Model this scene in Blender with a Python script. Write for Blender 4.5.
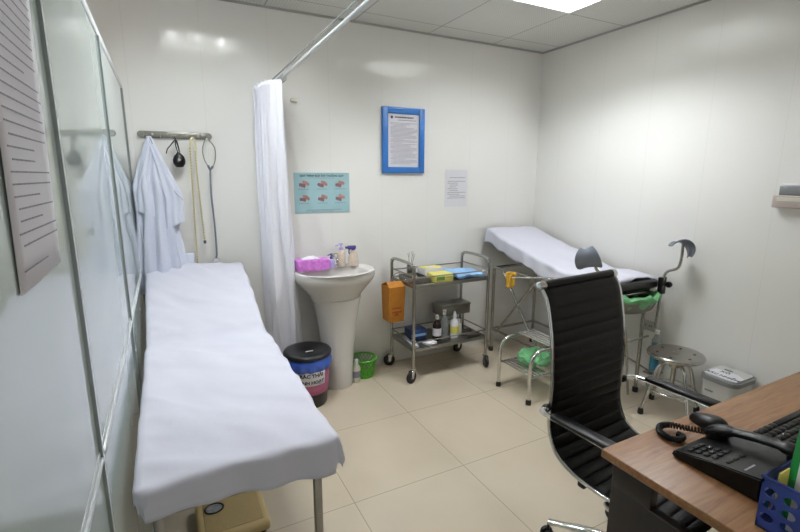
import bpy, bmesh, math, random
from mathutils import Vector, Matrix, noise
for o in list(bpy.data.objects): bpy.data.objects.remove(o)
SC = bpy.context.scene
COL = SC.collection
PI = math.pi
R = math.radians
# ------------------------------------------------------------------ camera
YAW, PITCH, ROLL = R(27.3), R(11.2), R(-0.14)
cam = bpy.data.cameras.new('camera'); co = bpy.data.objects.new('camera', cam); COL.objects.link(co)
cam.sensor_width = 36; cam.lens = 452/800*36; cam.clip_start = .02
fwd = Vector((math.sin(YAW)*math.cos(PITCH), math.cos(YAW)*math.cos(PITCH), -math.sin(PITCH)))
rt = Vector((math.cos(YAW), -math.sin(YAW), 0)); dn = fwd.cross(rt)
r2 = rt*math.cos(ROLL)+dn*math.sin(ROLL); d2 = dn*math.cos(ROLL)-rt*math.sin(ROLL)
m3 = Matrix((r2, -d2, -fwd)).transposed()
co.matrix_world = Matrix.Translation((0, 0, 1.5)) @ m3.to_4x4()
SC.camera = co
# ------------------------------------------------------------------ light and exposure
w = bpy.data.worlds.new('world'); SC.world = w; w.use_nodes = True
w.node_tree.nodes['Background'].inputs[0].default_value = (1, .96, .92, 1)
w.node_tree.nodes['Background'].inputs[1].default_value = .38
TUBE_POWER = 116.0
SC.view_settings.view_transform = 'Standard'; SC.view_settings.look = 'None'
SC.view_settings.gamma = 1; SC.view_settings.use_curve_mapping = False
SC.view_settings.exposure = 0.50

# ------------------------------------------------------------------ materials
def srgb(c):
    if isinstance(c, str): c = tuple(int(c[i:i+2], 16)/255 for i in (0, 2, 4))
    return tuple((x/12.92 if x <= .04045 else ((x+.055)/1.055)**2.4) for x in c)+(1,)
def mat(name, c, rough=.5, metal=0, bump=0, bscale=40, var=0, vscale=6, trans=0, spec=.5, emit=None, estr=0, coat=0, alpha=1, stretch=None, ior=1.5, sub=0):
    m = bpy.data.materials.new(name); m.use_nodes = True
    nt = m.node_tree; b = nt.nodes['Principled BSDF']; N = nt.nodes.new; L = nt.links.new
    c = srgb(c); b.inputs['Base Color'].default_value = c
    b.inputs['Roughness'].default_value = rough; b.inputs['Metallic'].default_value = metal
    b.inputs['Specular IOR Level'].default_value = spec; b.inputs['IOR'].default_value = ior
    b.inputs['Transmission Weight'].default_value = trans; b.inputs['Coat Weight'].default_value = coat
    b.inputs['Alpha'].default_value = alpha
    if emit: b.inputs['Emission Color'].default_value = srgb(emit); b.inputs['Emission Strength'].default_value = estr
    tc = N('ShaderNodeTexCoord'); mp = N('ShaderNodeMapping'); L(tc.outputs['Object'], mp.inputs[0])
    if stretch: mp.inputs['Scale'].default_value = stretch
    if var:
        n = N('ShaderNodeTexNoise'); n.inputs['Scale'].default_value = vscale; n.inputs['Detail'].default_value = 5
        L(mp.outputs[0], n.inputs['Vector'])
        r = N('ShaderNodeMapRange'); r.inputs[1].default_value = .38; r.inputs[2].default_value = .75
        r.inputs[3].default_value = 1-var; r.inputs[4].default_value = 1+var; L(n.outputs[0], r.inputs[0])
        h = N('ShaderNodeHueSaturation'); h.inputs['Color'].default_value = c; L(r.outputs[0], h.inputs['Value'])
        L(h.outputs[0], b.inputs['Base Color'])
    if bump:
        n = N('ShaderNodeTexNoise'); n.inputs['Scale'].default_value = bscale; n.inputs['Detail'].default_value = 3
        L(mp.outputs[0], n.inputs['Vector'])
        bp = N('ShaderNodeBump'); bp.inputs['Strength'].default_value = bump; bp.inputs['Distance'].default_value = .004
        L(n.outputs[0], bp.inputs['Height']); L(bp.outputs[0], b.inputs['Normal'])
    return m
def grid_mat(name, c, line, axes, period, offset, width, rough, var=.03, vscale=2, spec=.5, holes=False, bumpn=0, coat=0):
    """a surface ruled with joints along the given axes (world coordinates)"""
    m = mat(name, c, rough, spec=spec, coat=coat); nt = m.node_tree; b = nt.nodes['Principled BSDF']; N = nt.nodes.new; L = nt.links.new
    g = N('ShaderNodeNewGeometry'); s = N('ShaderNodeSeparateXYZ'); L(g.outputs['Position'], s.inputs[0])
    def mth(op, a, v2=None, v3=None):
        n = N('ShaderNodeMath'); n.operation = op
        for i, v in enumerate((a, v2, v3)):
            if v is None: continue
            if isinstance(v, (int, float)): n.inputs[i].default_value = v
            else: L(v, n.inputs[i])
        return n.outputs[0]
    tot = None
    for ax, p, o in zip(axes, period, offset):
        f = mth('FRACT', mth('DIVIDE', mth('SUBTRACT', s.outputs['XYZ'.index(ax)], o), p))
        d = mth('MINIMUM', f, mth('SUBTRACT', 1, f))
        k = mth('LESS_THAN', d, width/p/2)
        tot = k if tot is None else mth('MAXIMUM', tot, k)
    if holes:
        t2 = None
        for ax in axes:
            f = mth('FRACT', mth('MULTIPLY', s.outputs['XYZ'.index(ax)], 50.0)); d = mth('ABSOLUTE', mth('SUBTRACT', f, .5))
            q = mth('MULTIPLY', d, d); t2 = q if t2 is None else mth('ADD', t2, q)
        hh = mth('MULTIPLY', mth('LESS_THAN', t2, .035), .45); tot = mth('MAXIMUM', tot, hh)
    n = N('ShaderNodeTexNoise'); n.inputs['Scale'].default_value = vscale; n.inputs['Detail'].default_value = 6; L(g.outputs['Position'], n.inputs['Vector'])
    r = N('ShaderNodeMapRange'); r.inputs[3].default_value = 1-var*2; r.inputs[4].default_value = 1+var*2; L(n.outputs[0], r.inputs[0])
    h = N('ShaderNodeHueSaturation'); h.inputs['Color'].default_value = srgb(c); L(r.outputs[0], h.inputs['Value'])
    mx = N('ShaderNodeMix'); mx.data_type = 'RGBA'; L(tot, mx.inputs[0]); L(h.outputs[0], mx.inputs[6]); mx.inputs[7].default_value = srgb(line)
    L(mx.outputs[2], b.inputs['Base Color'])
    if bumpn:
        n = N('ShaderNodeTexNoise'); n.inputs['Scale'].default_value = 5; L(g.outputs['Position'], n.inputs['Vector'])
        bp = N('ShaderNodeBump'); bp.inputs['Strength'].default_value = bumpn; bp.inputs['Distance'].default_value = .01
        L(n.outputs[0], bp.inputs['Height']); L(bp.outputs[0], b.inputs['Normal'])
    return m
M = {}
M['wall'] = grid_mat('wall_panel', 'ebeae5', 'e3e2dc', 'X', (.4,), (.27,), .003, .08, .01, 1.5, spec=.5, bumpn=.03)
M['wallr'] = grid_mat('wall_panel_side', 'ebeae5', 'e3e2dc', 'Y', (.4,), (.1,), .003, .2, .01, 1.5, spec=.45, bumpn=.03)
M['ceil'] = grid_mat('ceiling_tile', 'dddcd6', '8c8a84', 'XY', (.6, .6), (.06, 1.76), .006, .6, .02, 3, holes=True)
M['floor'] = grid_mat('floor_tile', 'cabda7', 'a4977f', 'XY', (.6165, .6165), (.6675, 1.75-.6165), .004, .12, .035, 3.5, spec=.5)
M['shadow_strip'] = mat('shadow_strip_grey', 'aaa9a4', .5)  # grey tone stands for the shade in the wall-to-ceiling gap
M['alu'] = mat('white_aluminium', 'cfd3d4', .35, .25)
M['aluedge'] = mat('grey_aluminium', '8f9896', .3, .7)
M['glass'] = mat('frosted_glass', 'bcc9c5', .03, spec=.6, var=.02, vscale=1.5)
M['paper'] = mat('paper', 'd9d7dc', .6, var=.02)
M['ink'] = mat('grey_ink', '8c8a96', .6)
M['inkd'] = mat('dark_ink', '3a3d48', .6)
M['blueframe'] = mat('blue_frame', '2f6fb8', .35, bump=.05)
M['pteal'] = mat('poster_teal', '9fc4c9', .35, var=.04, vscale=12)
M['pskin'] = mat('poster_hand', 'b58478', .5, var=.15, vscale=60)
M['pskin2'] = mat('poster_hand_dark', '85606c', .5)
M['sheet'] = mat('white_sheet', 'd0d0db', .85, bump=.55, bscale=9, var=.015)
M['curtain'] = mat('curtain_cloth', 'f0f0f8', .8, bump=.5, bscale=60, stretch=(1, 1, .5))
M['coat'] = mat('coat_cloth', 'd4d8e6', .85, bump=.25, bscale=25)
M['steel'] = mat('stainless_steel', 'b4b2ad', .22, 1, var=.05, vscale=20)
M['chrome'] = mat('chrome', 'd6d6d4', .08, 1)
M['brushed'] = mat('brushed_steel', 'a3a19b', .32, 1, var=.08, vscale=12)
M['hooksteel'] = mat('hook_steel', '96948c', .35, .9)
M['rubber'] = mat('black_rubber', '161616', .5)
M['black'] = mat('black_plastic', '0c0c0d', .35, spec=.35, var=.1)
M['leather'] = mat('black_leather', '0b0b0c', .45, spec=.3, bump=.15, bscale=120)
M['seam'] = mat('black_seam', '050506', .6)
M['ceramic'] = mat('white_ceramic', 'dcd9d4', .12, coat=.3)
M['darkhole'] = mat('drain_brown', '5a4026', .4, .6)
M['tissue'] = mat('pink_wrap', 'd47fd6', .3, var=.22, vscale=45)
M['tissuew'] = mat('white_tissue', 'ececf0', .8)
M['purple'] = mat('purple_plastic', '4c4688', .35)
M['clear'] = mat('clear_plastic', 'dfe6e8', .1, trans=.75, spec=.5, ior=1.2)
M['lilac'] = mat('lilac_liquid', 'b9aee0', .2)
M['amber'] = mat('cloudy_liquid', 'd9c9b8', .2, var=.12, vscale=50)
M['brownglass'] = mat('brown_glass', '2a140a', .12)
M['green'] = mat('green_plastic', '63c23a', .35)
M['greenbag'] = mat('green_bag', '8fd39a', .3, trans=.35, bump=.9, bscale=25, ior=1.1)
M['bluebag'] = mat('blue_bag', '3d63c4', .3, bump=.8, bscale=30)
M['binblack'] = mat('bin_black', '17181a', .35)
M['binpink'] = mat('bin_pink_label', 'b5628a', .5, var=.1)
M['label'] = mat('white_label', 'dddce0', .6)
M['yellow'] = mat('sharps_card', 'b5741c', .6, var=.12, vscale=18)
M['sharpsink'] = mat('sharps_print', '9a4a12', .6)
M['ybox'] = mat('yellow_card', 'd9d06a', .5, var=.08)
M['gbox'] = mat('green_print', '5f8a4a', .5)
M['bluecloth'] = mat('blue_cloth', '8fb8e0', .8, bump=.4, bscale=30)
M['bluebox'] = mat('blue_box', '27406e', .4, var=.4, vscale=60)
M['glove'] = mat('yellow_rubber', 'd0a030', .5, bump=.5)
M['pad'] = mat('black_vinyl', '1c1a1c', .3, bump=.2)
M['greyplastic'] = mat('grey_plastic', '737a84', .16)
M['teal'] = mat('teal_label', '3f8ea6', .35, var=.1, vscale=30)
M['scale'] = mat('beige_enamel', 'c7b07c', .4, var=.05)
M['scalemat'] = mat('scale_tread', 'b09a6a', .7, bump=.4)
M['dial'] = mat('dial_face', '8c8f90', .25, var=.3, vscale=40)
M['binwhite'] = mat('white_plastic', 'bdbdb8', .4)
M['bingrey'] = mat('grey_rim', '7c7f80', .4)
M['ivory'] = mat('ivory_plastic', 'd2cfc0', .4)
M['pinkish'] = mat('pinkish_plastic', 'b8aaa4', .4)
M['tape'] = mat('cream_tape', 'd3c9a2', .6)
M['bluepl'] = mat('blue_plastic', '2c3f86', .35)
M['greenf'] = mat('green_folder', '1f8a3a', .4)
M['note'] = mat('yellow_note', 'd8d060', .6)
M['deskblack'] = mat('dark_laminate', '2a2523', .45, var=.15, vscale=8, stretch=(8, 8, .6))
M['mattress'] = mat('mattress_vinyl', '3f5670', .45)
M['reflector'] = mat('louvre_metal', 'ecece8', .35, 0)
M['tube'] = mat('lit_tube', 'ffffff', .4, emit='f6faff', estr=TUBE_POWER)
# wood desktop
def wood():
    m = mat('desk_wood', '9a6a42', .38); nt = m.node_tree; b = nt.nodes['Principled BSDF']; N = nt.nodes.new; L = nt.links.new
    tc = N('ShaderNodeTexCoord'); mp = N('ShaderNodeMapping'); mp.inputs['Scale'].default_value = (2.5, 30, 30); L(tc.outputs['Object'], mp.inputs[0])
    n = N('ShaderNodeTexNoise'); n.inputs['Scale'].default_value = 3; n.inputs['Detail'].default_value = 7; n.inputs['Distortion'].default_value = .6; L(mp.outputs[0], n.inputs['Vector'])
    r = N('ShaderNodeValToRGB'); e = r.color_ramp.elements; e[0].position = .3; e[0].color = srgb('775030'); e[1].position = .72; e[1].color = srgb('997048')
    L(n.outputs[0], r.inputs[0]); L(r.outputs[0], b.inputs['Base Color']); return m
M['wood'] = wood()

# ------------------------------------------------------------------ mesh helpers
class MB:
    def __init__(s): s.v = []; s.f = []; s.s = []
    def add(s, vs, fs, smooth=False):
        k = len(s.v); s.v += [Vector(p) for p in vs]; s.f += [tuple(i+k for i in f) for f in fs]; s.s += [smooth]*len(fs); return s
    def bm(s, b, smooth=False, mtx=None):
        if mtx: bmesh.ops.transform(b, matrix=mtx, verts=b.verts)
        b.verts.index_update(); s.add([v.co.copy() for v in b.verts], [[v.index for v in f.verts] for f in b.faces], smooth); b.free(); return s
    def box(s, x0, x1, y0, y1, z0, z1, bev=0, seg=2, rot=None, smooth=None):
        b = bmesh.new(); bmesh.ops.create_cube(b, size=1)
        bmesh.ops.scale(b, vec=(x1-x0, y1-y0, z1-z0), verts=b.verts)
        if bev: bmesh.ops.bevel(b, geom=b.edges[:]+b.verts[:], offset=min(bev, .49*min(x1-x0, y1-y0, z1-z0)), segments=seg, affect='EDGES', profile=.5)
        c = Matrix.Translation(((x0+x1)/2, (y0+y1)/2, (z0+z1)/2))
        if rot: c = c @ rot.to_4x4()
        return s.bm(b, bool(bev) if smooth is None else smooth, c)
    def tube(s, pts, r, n=10, sm=0, closed=False, caps=True, flat=None):
        pts = [Vector(p) for p in pts]
        if sm: pts = spline(pts, sm, closed)
        N = len(pts); rs = r if isinstance(r, (list, tuple)) else [r]*N
        if len(rs) != N: rs = [rs[0]+(rs[-1]-rs[0])*i/(N-1) for i in range(N)] if len(rs) == 2 else [rs[min(len(rs)-1, int(i*len(rs)/N))] for i in range(N)]
        def tan(i):
            if closed: return (pts[(i+1) % N]-pts[i-1]).normalized()
            return (pts[min(i+1, N-1)]-pts[max(i-1, 0)]).normalized()
        t = tan(0); up = Vector((0, 0, 1)) if abs(t.z) < .9 else Vector((1, 0, 0)); nn = t.cross(up).normalized(); vs = []
        for i in range(N):
            t = tan(i); nn = (nn-t*nn.dot(t)).normalized(); bb = t.cross(nn)
            for k in range(n):
                a = 2*PI*k/n; ca, sa = math.cos(a), math.sin(a)
                if flat: ca *= flat[0]; sa *= flat[1]
                vs.append(pts[i]+(nn*ca+bb*sa)*rs[i])
        fs = []
        for i in range(N if closed else N-1):
            j = (i+1) % N
            for k in range(n): fs.append((i*n+k, i*n+(k+1) % n, j*n+(k+1) % n, j*n+k))
        if caps and not closed: fs += [tuple(range(n))[::-1], tuple(range((N-1)*n, N*n))]
        return s.add(vs, fs, True)
    def lathe(s, prof, c=(0, 0, 0), n=28, axis='z', sx=1, sy=1, m=None):
        vs, fs = [], []
        for r, z in prof:
            for k in range(n):
                a = 2*PI*k/n; p = Vector((r*math.cos(a)*sx, r*math.sin(a)*sy, z))
                if axis == 'x': p = Vector((p.z, p.x, p.y))
                if axis == 'y': p = Vector((p.x, p.z, p.y))
                if m: p = m @ p
                vs.append(p+Vector(c))
        P_ = len(prof)
        for i in range(P_-1):
            for k in range(n): fs.append((i*n+k, i*n+(k+1) % n, (i+1)*n+(k+1) % n, (i+1)*n+k))
        if prof[0][0] > 1e-5: fs.append(tuple(range(n))[::-1])
        if prof[-1][0] > 1e-5: fs.append(tuple(range((P_-1)*n, P_*n)))
        return s.add(vs, fs, True)
    def grid(s, fn, nu, nv, closeu=False, smooth=True):
        vs = [fn(i/nu, j/nv) for i in range(nu+(0 if closeu else 1)) for j in range(nv+1)]
        W = nv+1; U = nu if closeu else nu+1; fs = []
        for i in range(nu):
            a = i; b = (i+1) % U
            for j in range(nv): fs.append((a*W+j, b*W+j, b*W+j+1, a*W+j+1))
        return s.add(vs, fs, smooth)
    def prism(s, poly, z0, z1, m=None):
        n = len(poly); vs = [Vector((x, y, z0)) for x, y in poly]+[Vector((x, y, z1)) for x, y in poly]
        if m: vs = [m @ v for v in vs]
        return s.add(vs, [tuple(range(n))[::-1], tuple(range(n, 2*n))]+[(i, (i+1) % n, n+(i+1) % n, n+i) for i in range(n)])
    def build(s, name, material, parent=None, loc=None, world=True, solid=0, kind=None):
        off = Vector((0, 0, 0))
        if world:
            if parent is not None:
                off = parent['_o'] if '_o' in parent else (0, 0, 0); off = Vector(off)
            elif loc is not None: off = Vector(loc)
        me = bpy.data.meshes.new(name); me.from_pydata([v-off for v in s.v], [], s.f)
        me.polygons.foreach_set('use_smooth', s.s)
        b = bmesh.new(); b.from_mesh(me); bmesh.ops.recalc_face_normals(b, faces=b.faces); b.to_mesh(me); b.free()
        me.materials.append(M[material]); o = bpy.data.objects.new(name, me); COL.objects.link(o)
        if any(s.s):
            try: me.set_sharp_from_angle(angle=R(50))
            except Exception: pass
        if parent is not None: o.parent = parent
        elif loc is not None: o.location = loc
        o['_o'] = tuple(off)
        if solid:
            md = o.modifiers.new('thickness', 'SOLIDIFY'); md.thickness = solid; md.offset = 0
        if kind: o['kind'] = kind
        return o
def spline(p, k, closed=False):
    N = len(p); out = []
    for i in range(N if closed else N-1):
        if closed: a, b, c, d = p[i-1], p[i], p[(i+1) % N], p[(i+2) % N]
        else: a, b, c, d = p[max(i-1, 0)], p[i], p[i+1], p[min(i+2, N-1)]
        for j in range(k):
            t = j/k; out.append(.5*((2*b)+(c-a)*t+(2*a-5*b+4*c-d)*t*t+(3*b-a-3*c+d)*t**3))
    if not closed: out.append(p[-1])
    return out
def thing(name, label, cat, loc=(0, 0, 0), rz=0, group=None):
    o = bpy.data.objects.new(name, None); COL.objects.link(o); o.location = loc; o.rotation_euler.z = rz
    o.empty_display_size = .05; o['label'] = label; o['category'] = cat; o['_o'] = tuple(loc) if not rz else (0, 0, 0)
    if group: o['group'] = group
    return o
def tag(o, label, cat, group=None):
    o['label'] = label; o['category'] = cat
    if group: o['group'] = group
    return o
def struct(o): o['kind'] = 'structure'; return o
def text(body, size, mtx, material, parent, name='lettering', bold=0, align='CENTER'):
    cu = bpy.data.curves.new('t', 'FONT'); cu.body = body; cu.size = size; cu.align_x = align; cu.align_y = 'CENTER'; cu.extrude = .0004; cu.offset = bold; cu.resolution_u = 2
    o = bpy.data.objects.new('t', cu); COL.objects.link(o)
    dg = bpy.context.evaluated_depsgraph_get(); me = bpy.data.meshes.new_from_object(o.evaluated_get(dg)); bpy.data.objects.remove(o)
    me.transform(mtx); me.transform(Matrix.Translation(-Vector(parent['_o']))); me.materials.clear(); me.materials.append(M[material])
    t = bpy.data.objects.new(name, me); COL.objects.link(t); t.parent = parent; t['_o'] = parent['_o']; return t
def frame(o, x, y):  # matrix with given local axes
    x = Vector(x).normalized(); y = Vector(y).normalized(); z = x.cross(y); m = Matrix((x, y, z)).transposed().to_4x4(); m.translation = Vector(o); return m
def nz(x, y=0, z=0): return noise.noise(Vector((x, y, z)))

# ------------------------------------------------------------------ the room
D, X, H = 3.15, 3.01, 2.55
mb = MB(); mb.box(-1.6, X+.1, D, D+.1, -.1, H+.12); struct(mb.build('wall_back', 'wall'))
mb = MB(); mb.box(X, X+.1, -1.2, D, -.1, H+.12); struct(mb.build('wall_right', 'wallr'))
mb = MB(); mb.box(-1.6, X, -1.2, D, -.1, 0); struct(mb.build('floor', 'floor'))
LX = [(.06, .66), (1.86, 2.46)]; LY = (1.76, 2.36)
mb = MB()
xs = [-1.6, LX[0][0], LX[0][1], LX[1][0], LX[1][1], X]; ys = [-1.2, LY[0], LY[1], D]
for i in range(5):
    for j in range(3):
        if j == 1 and i in (1, 3): continue
        mb.box(xs[i], xs[i+1], ys[j], ys[j+1], H, H+.11)
struct(mb.build('ceiling', 'ceil'))
mb = MB(); mb.box(-1.6, X, D-.012, D, H-.012, H); struct(mb.build('shadow_strip_1', 'shadow_strip'))  # grey strip drawn in place of the dark shadow gap under the ceiling
mb = MB(); mb.box(X-.012, X, -1.2, D-.012, H-.012, H); struct(mb.build('shadow_strip_2', 'shadow_strip'))  # same painted shadow line along the right wall

# ceiling lights: recessed louvre troffers, three tubes along y
for (x0, x1), lab in zip(LX, ('recessed square louvre ceiling light over the white examination bed', 'recessed square louvre ceiling light above the trolley, cut by the top edge of the photo')):
    y0, y1 = LY; e = .002
    t = thing('ceiling_light', lab, 'light', ((x0+x1)/2, (y0+y1)/2, H), 0, 'recessed ceiling lights')
    mb = MB(); d = .10
    for a in ((x0+e, x0+.02, y0+e, y1-e, H-.004, H+d), (x1-.02, x1-e, y0+e, y1-e, H-.004, H+d), (x0+.02, x1-.02, y0+e, y0+.02, H-.004, H+d), (x0+.02, x1-.02, y1-.02, y1-e, H-.004, H+d), (x0+.02, x1-.02, y0+.02, y1-.02, H+d-.008, H+d)): mb.box(*a)
    mb.build('housing', 'reflector', t)
    mb = MB()
    for k in range(1, 3):
        xx = x0+.02+k*(x1-x0-.04)/3; mb.prism([(-.016, .07), (.016, .07), (.002, 0), (-.002, 0)], y0+.02, y1-.02, frame((xx, 0, H), (1, 0, 0), (0, 0, 1)) @ Matrix.Scale(-1, 4, (0, 0, 1)))
    for k in range(1, 9):
        yy = y0+.02+k*(y1-y0-.04)/9; mb.box(x0+.02, x1-.02, yy-.0012, yy+.0012, H+.002, H+.014)
    mb.build('louvre', 'reflector', t)
    for k in range(3):
        xx = x0+.02+(k+.5)*(x1-x0-.04)/3; mb = MB(); mb.tube([(xx, y0+.03, H+.078), (xx, y1-.03, H+.078)], .013, 12); mb.build('tube', 'tube', t)

# ------------------------------------------------------------------ glass partition on the left
PX = -.16
t = thing('glass_partition', 'aluminium framed glass partition running along the left side of the bed', 'partition', (PX, 1.5, 0))
ys = [-.6, 0.0, 1.03, 2.03, 3.12]; ZT, ZM = 1.985, .915
mb = MB()
mb.box(PX-.04, PX, ys[0], ys[-1]+.02, ZT, ZT+.035, .003); mb.build('top_rail', 'alu', t)
mb = MB(); mb.box(PX-.04, PX, ys[0], ys[-1]+.02, .0, .05, .003); mb.build('bottom_rail', 'alu', t)
for i in range(4):
    mb = MB(); mb.box(PX-.035, PX-.001, ys[i]+.0105, ys[i+1]-.0145, ZM, ZM+.035, .002)
    mb.box(PX-.03, PX+.004, ys[i]+.0105, ys[i+1]-.0145, ZM+.012, ZM+.022, .002); mb.build('middle_rail', 'alu', t)
for y in ys:
    mb = MB(); mb.box(PX-.035, PX+.002, y-.010, y+.010, .05, ZT, .002); f = mb.build('post', 'alu', t)
    mb = MB(); mb.box(PX-.03, PX+.003, y-.014, y-.0105, .05, ZT, 0); mb.build('gasket', 'aluedge', f)
for i in range(4):
    mb = MB(); mb.box(PX-.009, PX-.003, ys[i]+.0105, ys[i+1]-.0145, ZM+.035, ZT); mb.build('upper_pane', 'glass', t)
    mb = MB(); mb.box(PX-.009, PX-.003, ys[i]+.0105, ys[i+1]-.0145, .05, ZM); mb.build('lower_pane', 'glass', t)
# notice pages taped to the pane
def note(name, lab, y0, y1, z0, z1, rows, seed, grp, tilt=0):
    rnd = random.Random(seed); x = PX-.0025
    t = thing(name, lab, 'paper', (x, (y0+y1)/2, (z0+z1)/2), 0, grp)
    mb = MB(); mb.grid(lambda u, v: Vector((x+.0015+.0015*math.sin(u*5+v*3), y0+(y1-y0)*u+tilt*(v-.5), z0+(z1-z0)*v)), 8, 10); mb.build('sheet', 'paper', t, solid=.0006)
    mb = MB(); h = (z1-z0-.03)/rows
    for r in range(rows):
        z = z1-.02-r*h
        if r in (0, 1): a, b = .25, .75
        else: a, b = .09+.05*(rnd.random() < .4), rnd.choice([.9, .92, .88, .6, .93])
        if rnd.random() < .1 and r > 2: continue
        yy = a
        while yy < b:
            l = rnd.uniform(.03, .09); v = (z-z0)/(z1-z0)
            ya = y0+(y1-y0)*yy+tilt*(v-.5); yb = y0+(y1-y0)*min(b, yy+l)+tilt*(v-.5)
            mb.box(x+.0036, x+.0040, ya, yb, z-h*.10, z+h*.04); yy += l+.012
    mb.build('printed_text', 'ink', t)
note('notice_page', 'long printed notice taped to the near glass pane at the left photo edge', .68, .93, 1.36, 1.84, 30, 3, None, .03)

# ------------------------------------------------------------------ hook rail and what hangs from it
t = thing('hook_rail', 'steel hook rail screwed to the back wall beside the glass partition', 'hook rail', (.09, D, 1.74))
mb = MB(); mb.box(-.092, .278, D-.014, D-.001, 1.722, 1.760, .004); mb.build('rail', 'hooksteel', t)
for x in (-.09, .276):
    mb = MB(); mb.lathe([(0, -.016), (.016, -.016), (.020, -.008), (.020, 0)], (x, D-.001, 1.741), 20, 'y'); mb.build('end_cap', 'hooksteel', t)
hooks = [-.065, .01, .09, .18, .262]
for x in hooks:
    mb = MB(); mb.tube([(x, D-.012, 1.735), (x, D-.03, 1.722), (x, D-.052, 1.718), (x, D-.06, 1.735)], .0035, 8, 4); mb.build('hook', 'chrome', t)
for x in (-.03, .05, .135, .22):
    mb = MB(); mb.lathe([(0, -.018), (.007, -.0175), (.008, -.013)], (x, D, 1.743), 12, 'y'); mb.build('screw', 'chrome', t)
# gown
def gown():
    t = thing('white_gown', 'white cotton gown hanging from the leftmost hook of the rail', 'gown', (-.05, 3.08, 1.72))
    ztop, zbot = 1.725, .82
    def body(u, v):
        z = ztop-(ztop-zbot)*v
        w = .012+.078*min(1, v/.32)**1.0+.035*v; dpt = .014+.035*min(1, v/.3)+.012*v
        a = 2*PI*u
        cx = -.05-.005*v
        x = cx+w*math.cos(a)*(1+.08*math.sin(9*v))
        f = .014*min(1, v*3)*math.sin(a*9+3*v+2*nz(v*3, 5))+.006*math.sin(a*17+4*v)*v
        y = 3.085-.01+min((dpt+f)*math.sin(a), .045)
        return Vector((x+f*math.cos(a), y-dpt*.5, z+.012*math.sin(a*3)*v))
    mb = MB(); mb.grid(body, 96, 60, True); b = mb.build('body', 'coat', t)
    for s, cx, zb, w in ((1, .046, 1.215, .036), (-1, -.098, 1.28, .03)):
        def slv(u, v, s=s, cx=cx, zb=zb, w=w):
            z = 1.68-(1.68-zb)*v; a = 2*PI*u; ww = .014+w*min(1, v*1.8)
            f = .005*math.sin(a*6+5*v)
            c = -.05+(cx+.05)*min(1, v*1.5)**.9
            return Vector((c+(ww+f)*math.cos(a), 3.03-.006*v+(.02+.012*v+f)*math.sin(a), z+(.02*math.cos(a)*s if v > .9 else 0)))
        mb = MB(); mb.grid(slv, 40, 30, True); mb.build('sleeve', 'coat', t)
    mb = MB()
    for k in range(5):
        x = -.135+.014*k; mb.tube([(x+.01, 3.025, 1.29), (x, 3.012, 1.15), (x+.006+.01*math.sin(k), 3.015, 1.02), (x-.004, 3.02, .86)], .0045, 6, 5)
    mb.build('tie_strap', 'coat', t)
    mb = MB(); mb.tube([(-.045, 3.05, 1.72), (-.02, 3.03, 1.62), (.015, 3.01, 1.50), (.05, 3.0, 1.42), (.095, 3.0, 1.36)], .0022, 6, 6); mb.build('piping', 'ink', t)
    mb = MB(); mb.box(.05, .135, 3.045, 3.058, .86, 1.03, .006); mb.build('pocket_flap', 'coat', t)
gown()
# black bulb with strap
t = thing('bulb_pump', 'small black rubber bulb hanging by its strap from the hook rail', 'rubber bulb', (.09, 3.1, 1.72))
mb = MB(); mb.lathe([(0, -.045), (.02, -.042), (.033, -.022), (.035, 0), (.028, .022), (.013, .036), (.008, .045)], (.098, 3.09, 1.595), 20, sy=.7); mb.build('bulb', 'black', t)
mb = MB(); mb.tube([(.09, 3.09, 1.72), (.098, 3.083, 1.68), (.104, 3.088, 1.64)], .004, 8, 4); mb.tube([(.09, 3.09, 1.722), (.086, 3.09, 1.68), (.095, 3.09, 1.64)], .003, 8, 4); mb.build('cord', 'black', t)
mb = MB(); mb.tube([(.088, 3.085, 1.715), (.06, 3.08, 1.68), (.04, 3.085, 1.655), (.032, 3.085, 1.63)], .006, 8, 5, flat=(1, .5)); mb.build('strap', 'black', t)
mb = MB(); mb.lathe([(0, 0), (.008, .001), (.009, .004)], (.098, 3.062, 1.595), 12, 'y'); mb.build('valve', 'chrome', t)
# tape measure
t = thing('tape_measure', 'cream cloth tape measure looped over the hook between bulb and stethoscope', 'tape measure', (.18, 3.1, 1.72))
mb = MB()
def ribbon(mb, pts, w, th=.0006):
    pts = spline([Vector(p) for p in pts], 6)
    for a in range(2): pass
    n = len(pts); vs = []; fs = []
    for i, p in enumerate(pts):
        for dx in (-w/2, w/2):
            for dy in (-th, th): vs.append(p+Vector((dx, dy, 0)))
    for i in range(n-1):
        a = i*4; b = a+4; fs += [(a, a+2, b+2, b), (a+1, b+1, b+3, a+3), (a, b, b+1, a+1), (a+2, a+3, b+3, b+2)]
    fs += [(0, 1, 3, 2), (n*4-4, n*4-2, n*4-1, n*4-3)]
    mb.add(vs, fs, True)
ribbon(mb, [(.18, 3.10, 1.728), (.168, 3.088, 1.70), (.160, 3.085, 1.55), (.158, 3.085, 1.3), (.152, 3.085, 1.1), (.150, 3.085, .95)], .012)
ribbon(mb, [(.182, 3.098, 1.728), (.194, 3.094, 1.69), (.19, 3.094, 1.5), (.196, 3.094, 1.3), (.204, 3.094, 1.1)], .012)
mb.build('tape', 'tape', t)
mb = MB()
for k in range(42): q = .1618-.0118*k/42; mb.box(q-.003, q+.003, 3.0836, 3.0840, 1.66-k*.017, 1.660-k*.017+.006)
mb.build('marking', 'inkd', t); mb = MB()
for k in range(32): q = .1905+.011*max(0, k-8)/24; mb.box(q-.003, q+.003, 3.0926, 3.0930, 1.64-k*.017, 1.64-k*.017+.006)
mb.build('marking', 'inkd', t)
mb = MB(); mb.box(.196, .212, 3.092, 3.096, 1.08, 1.10, .001); mb.build('end_clip', 'inkd', t)
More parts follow.
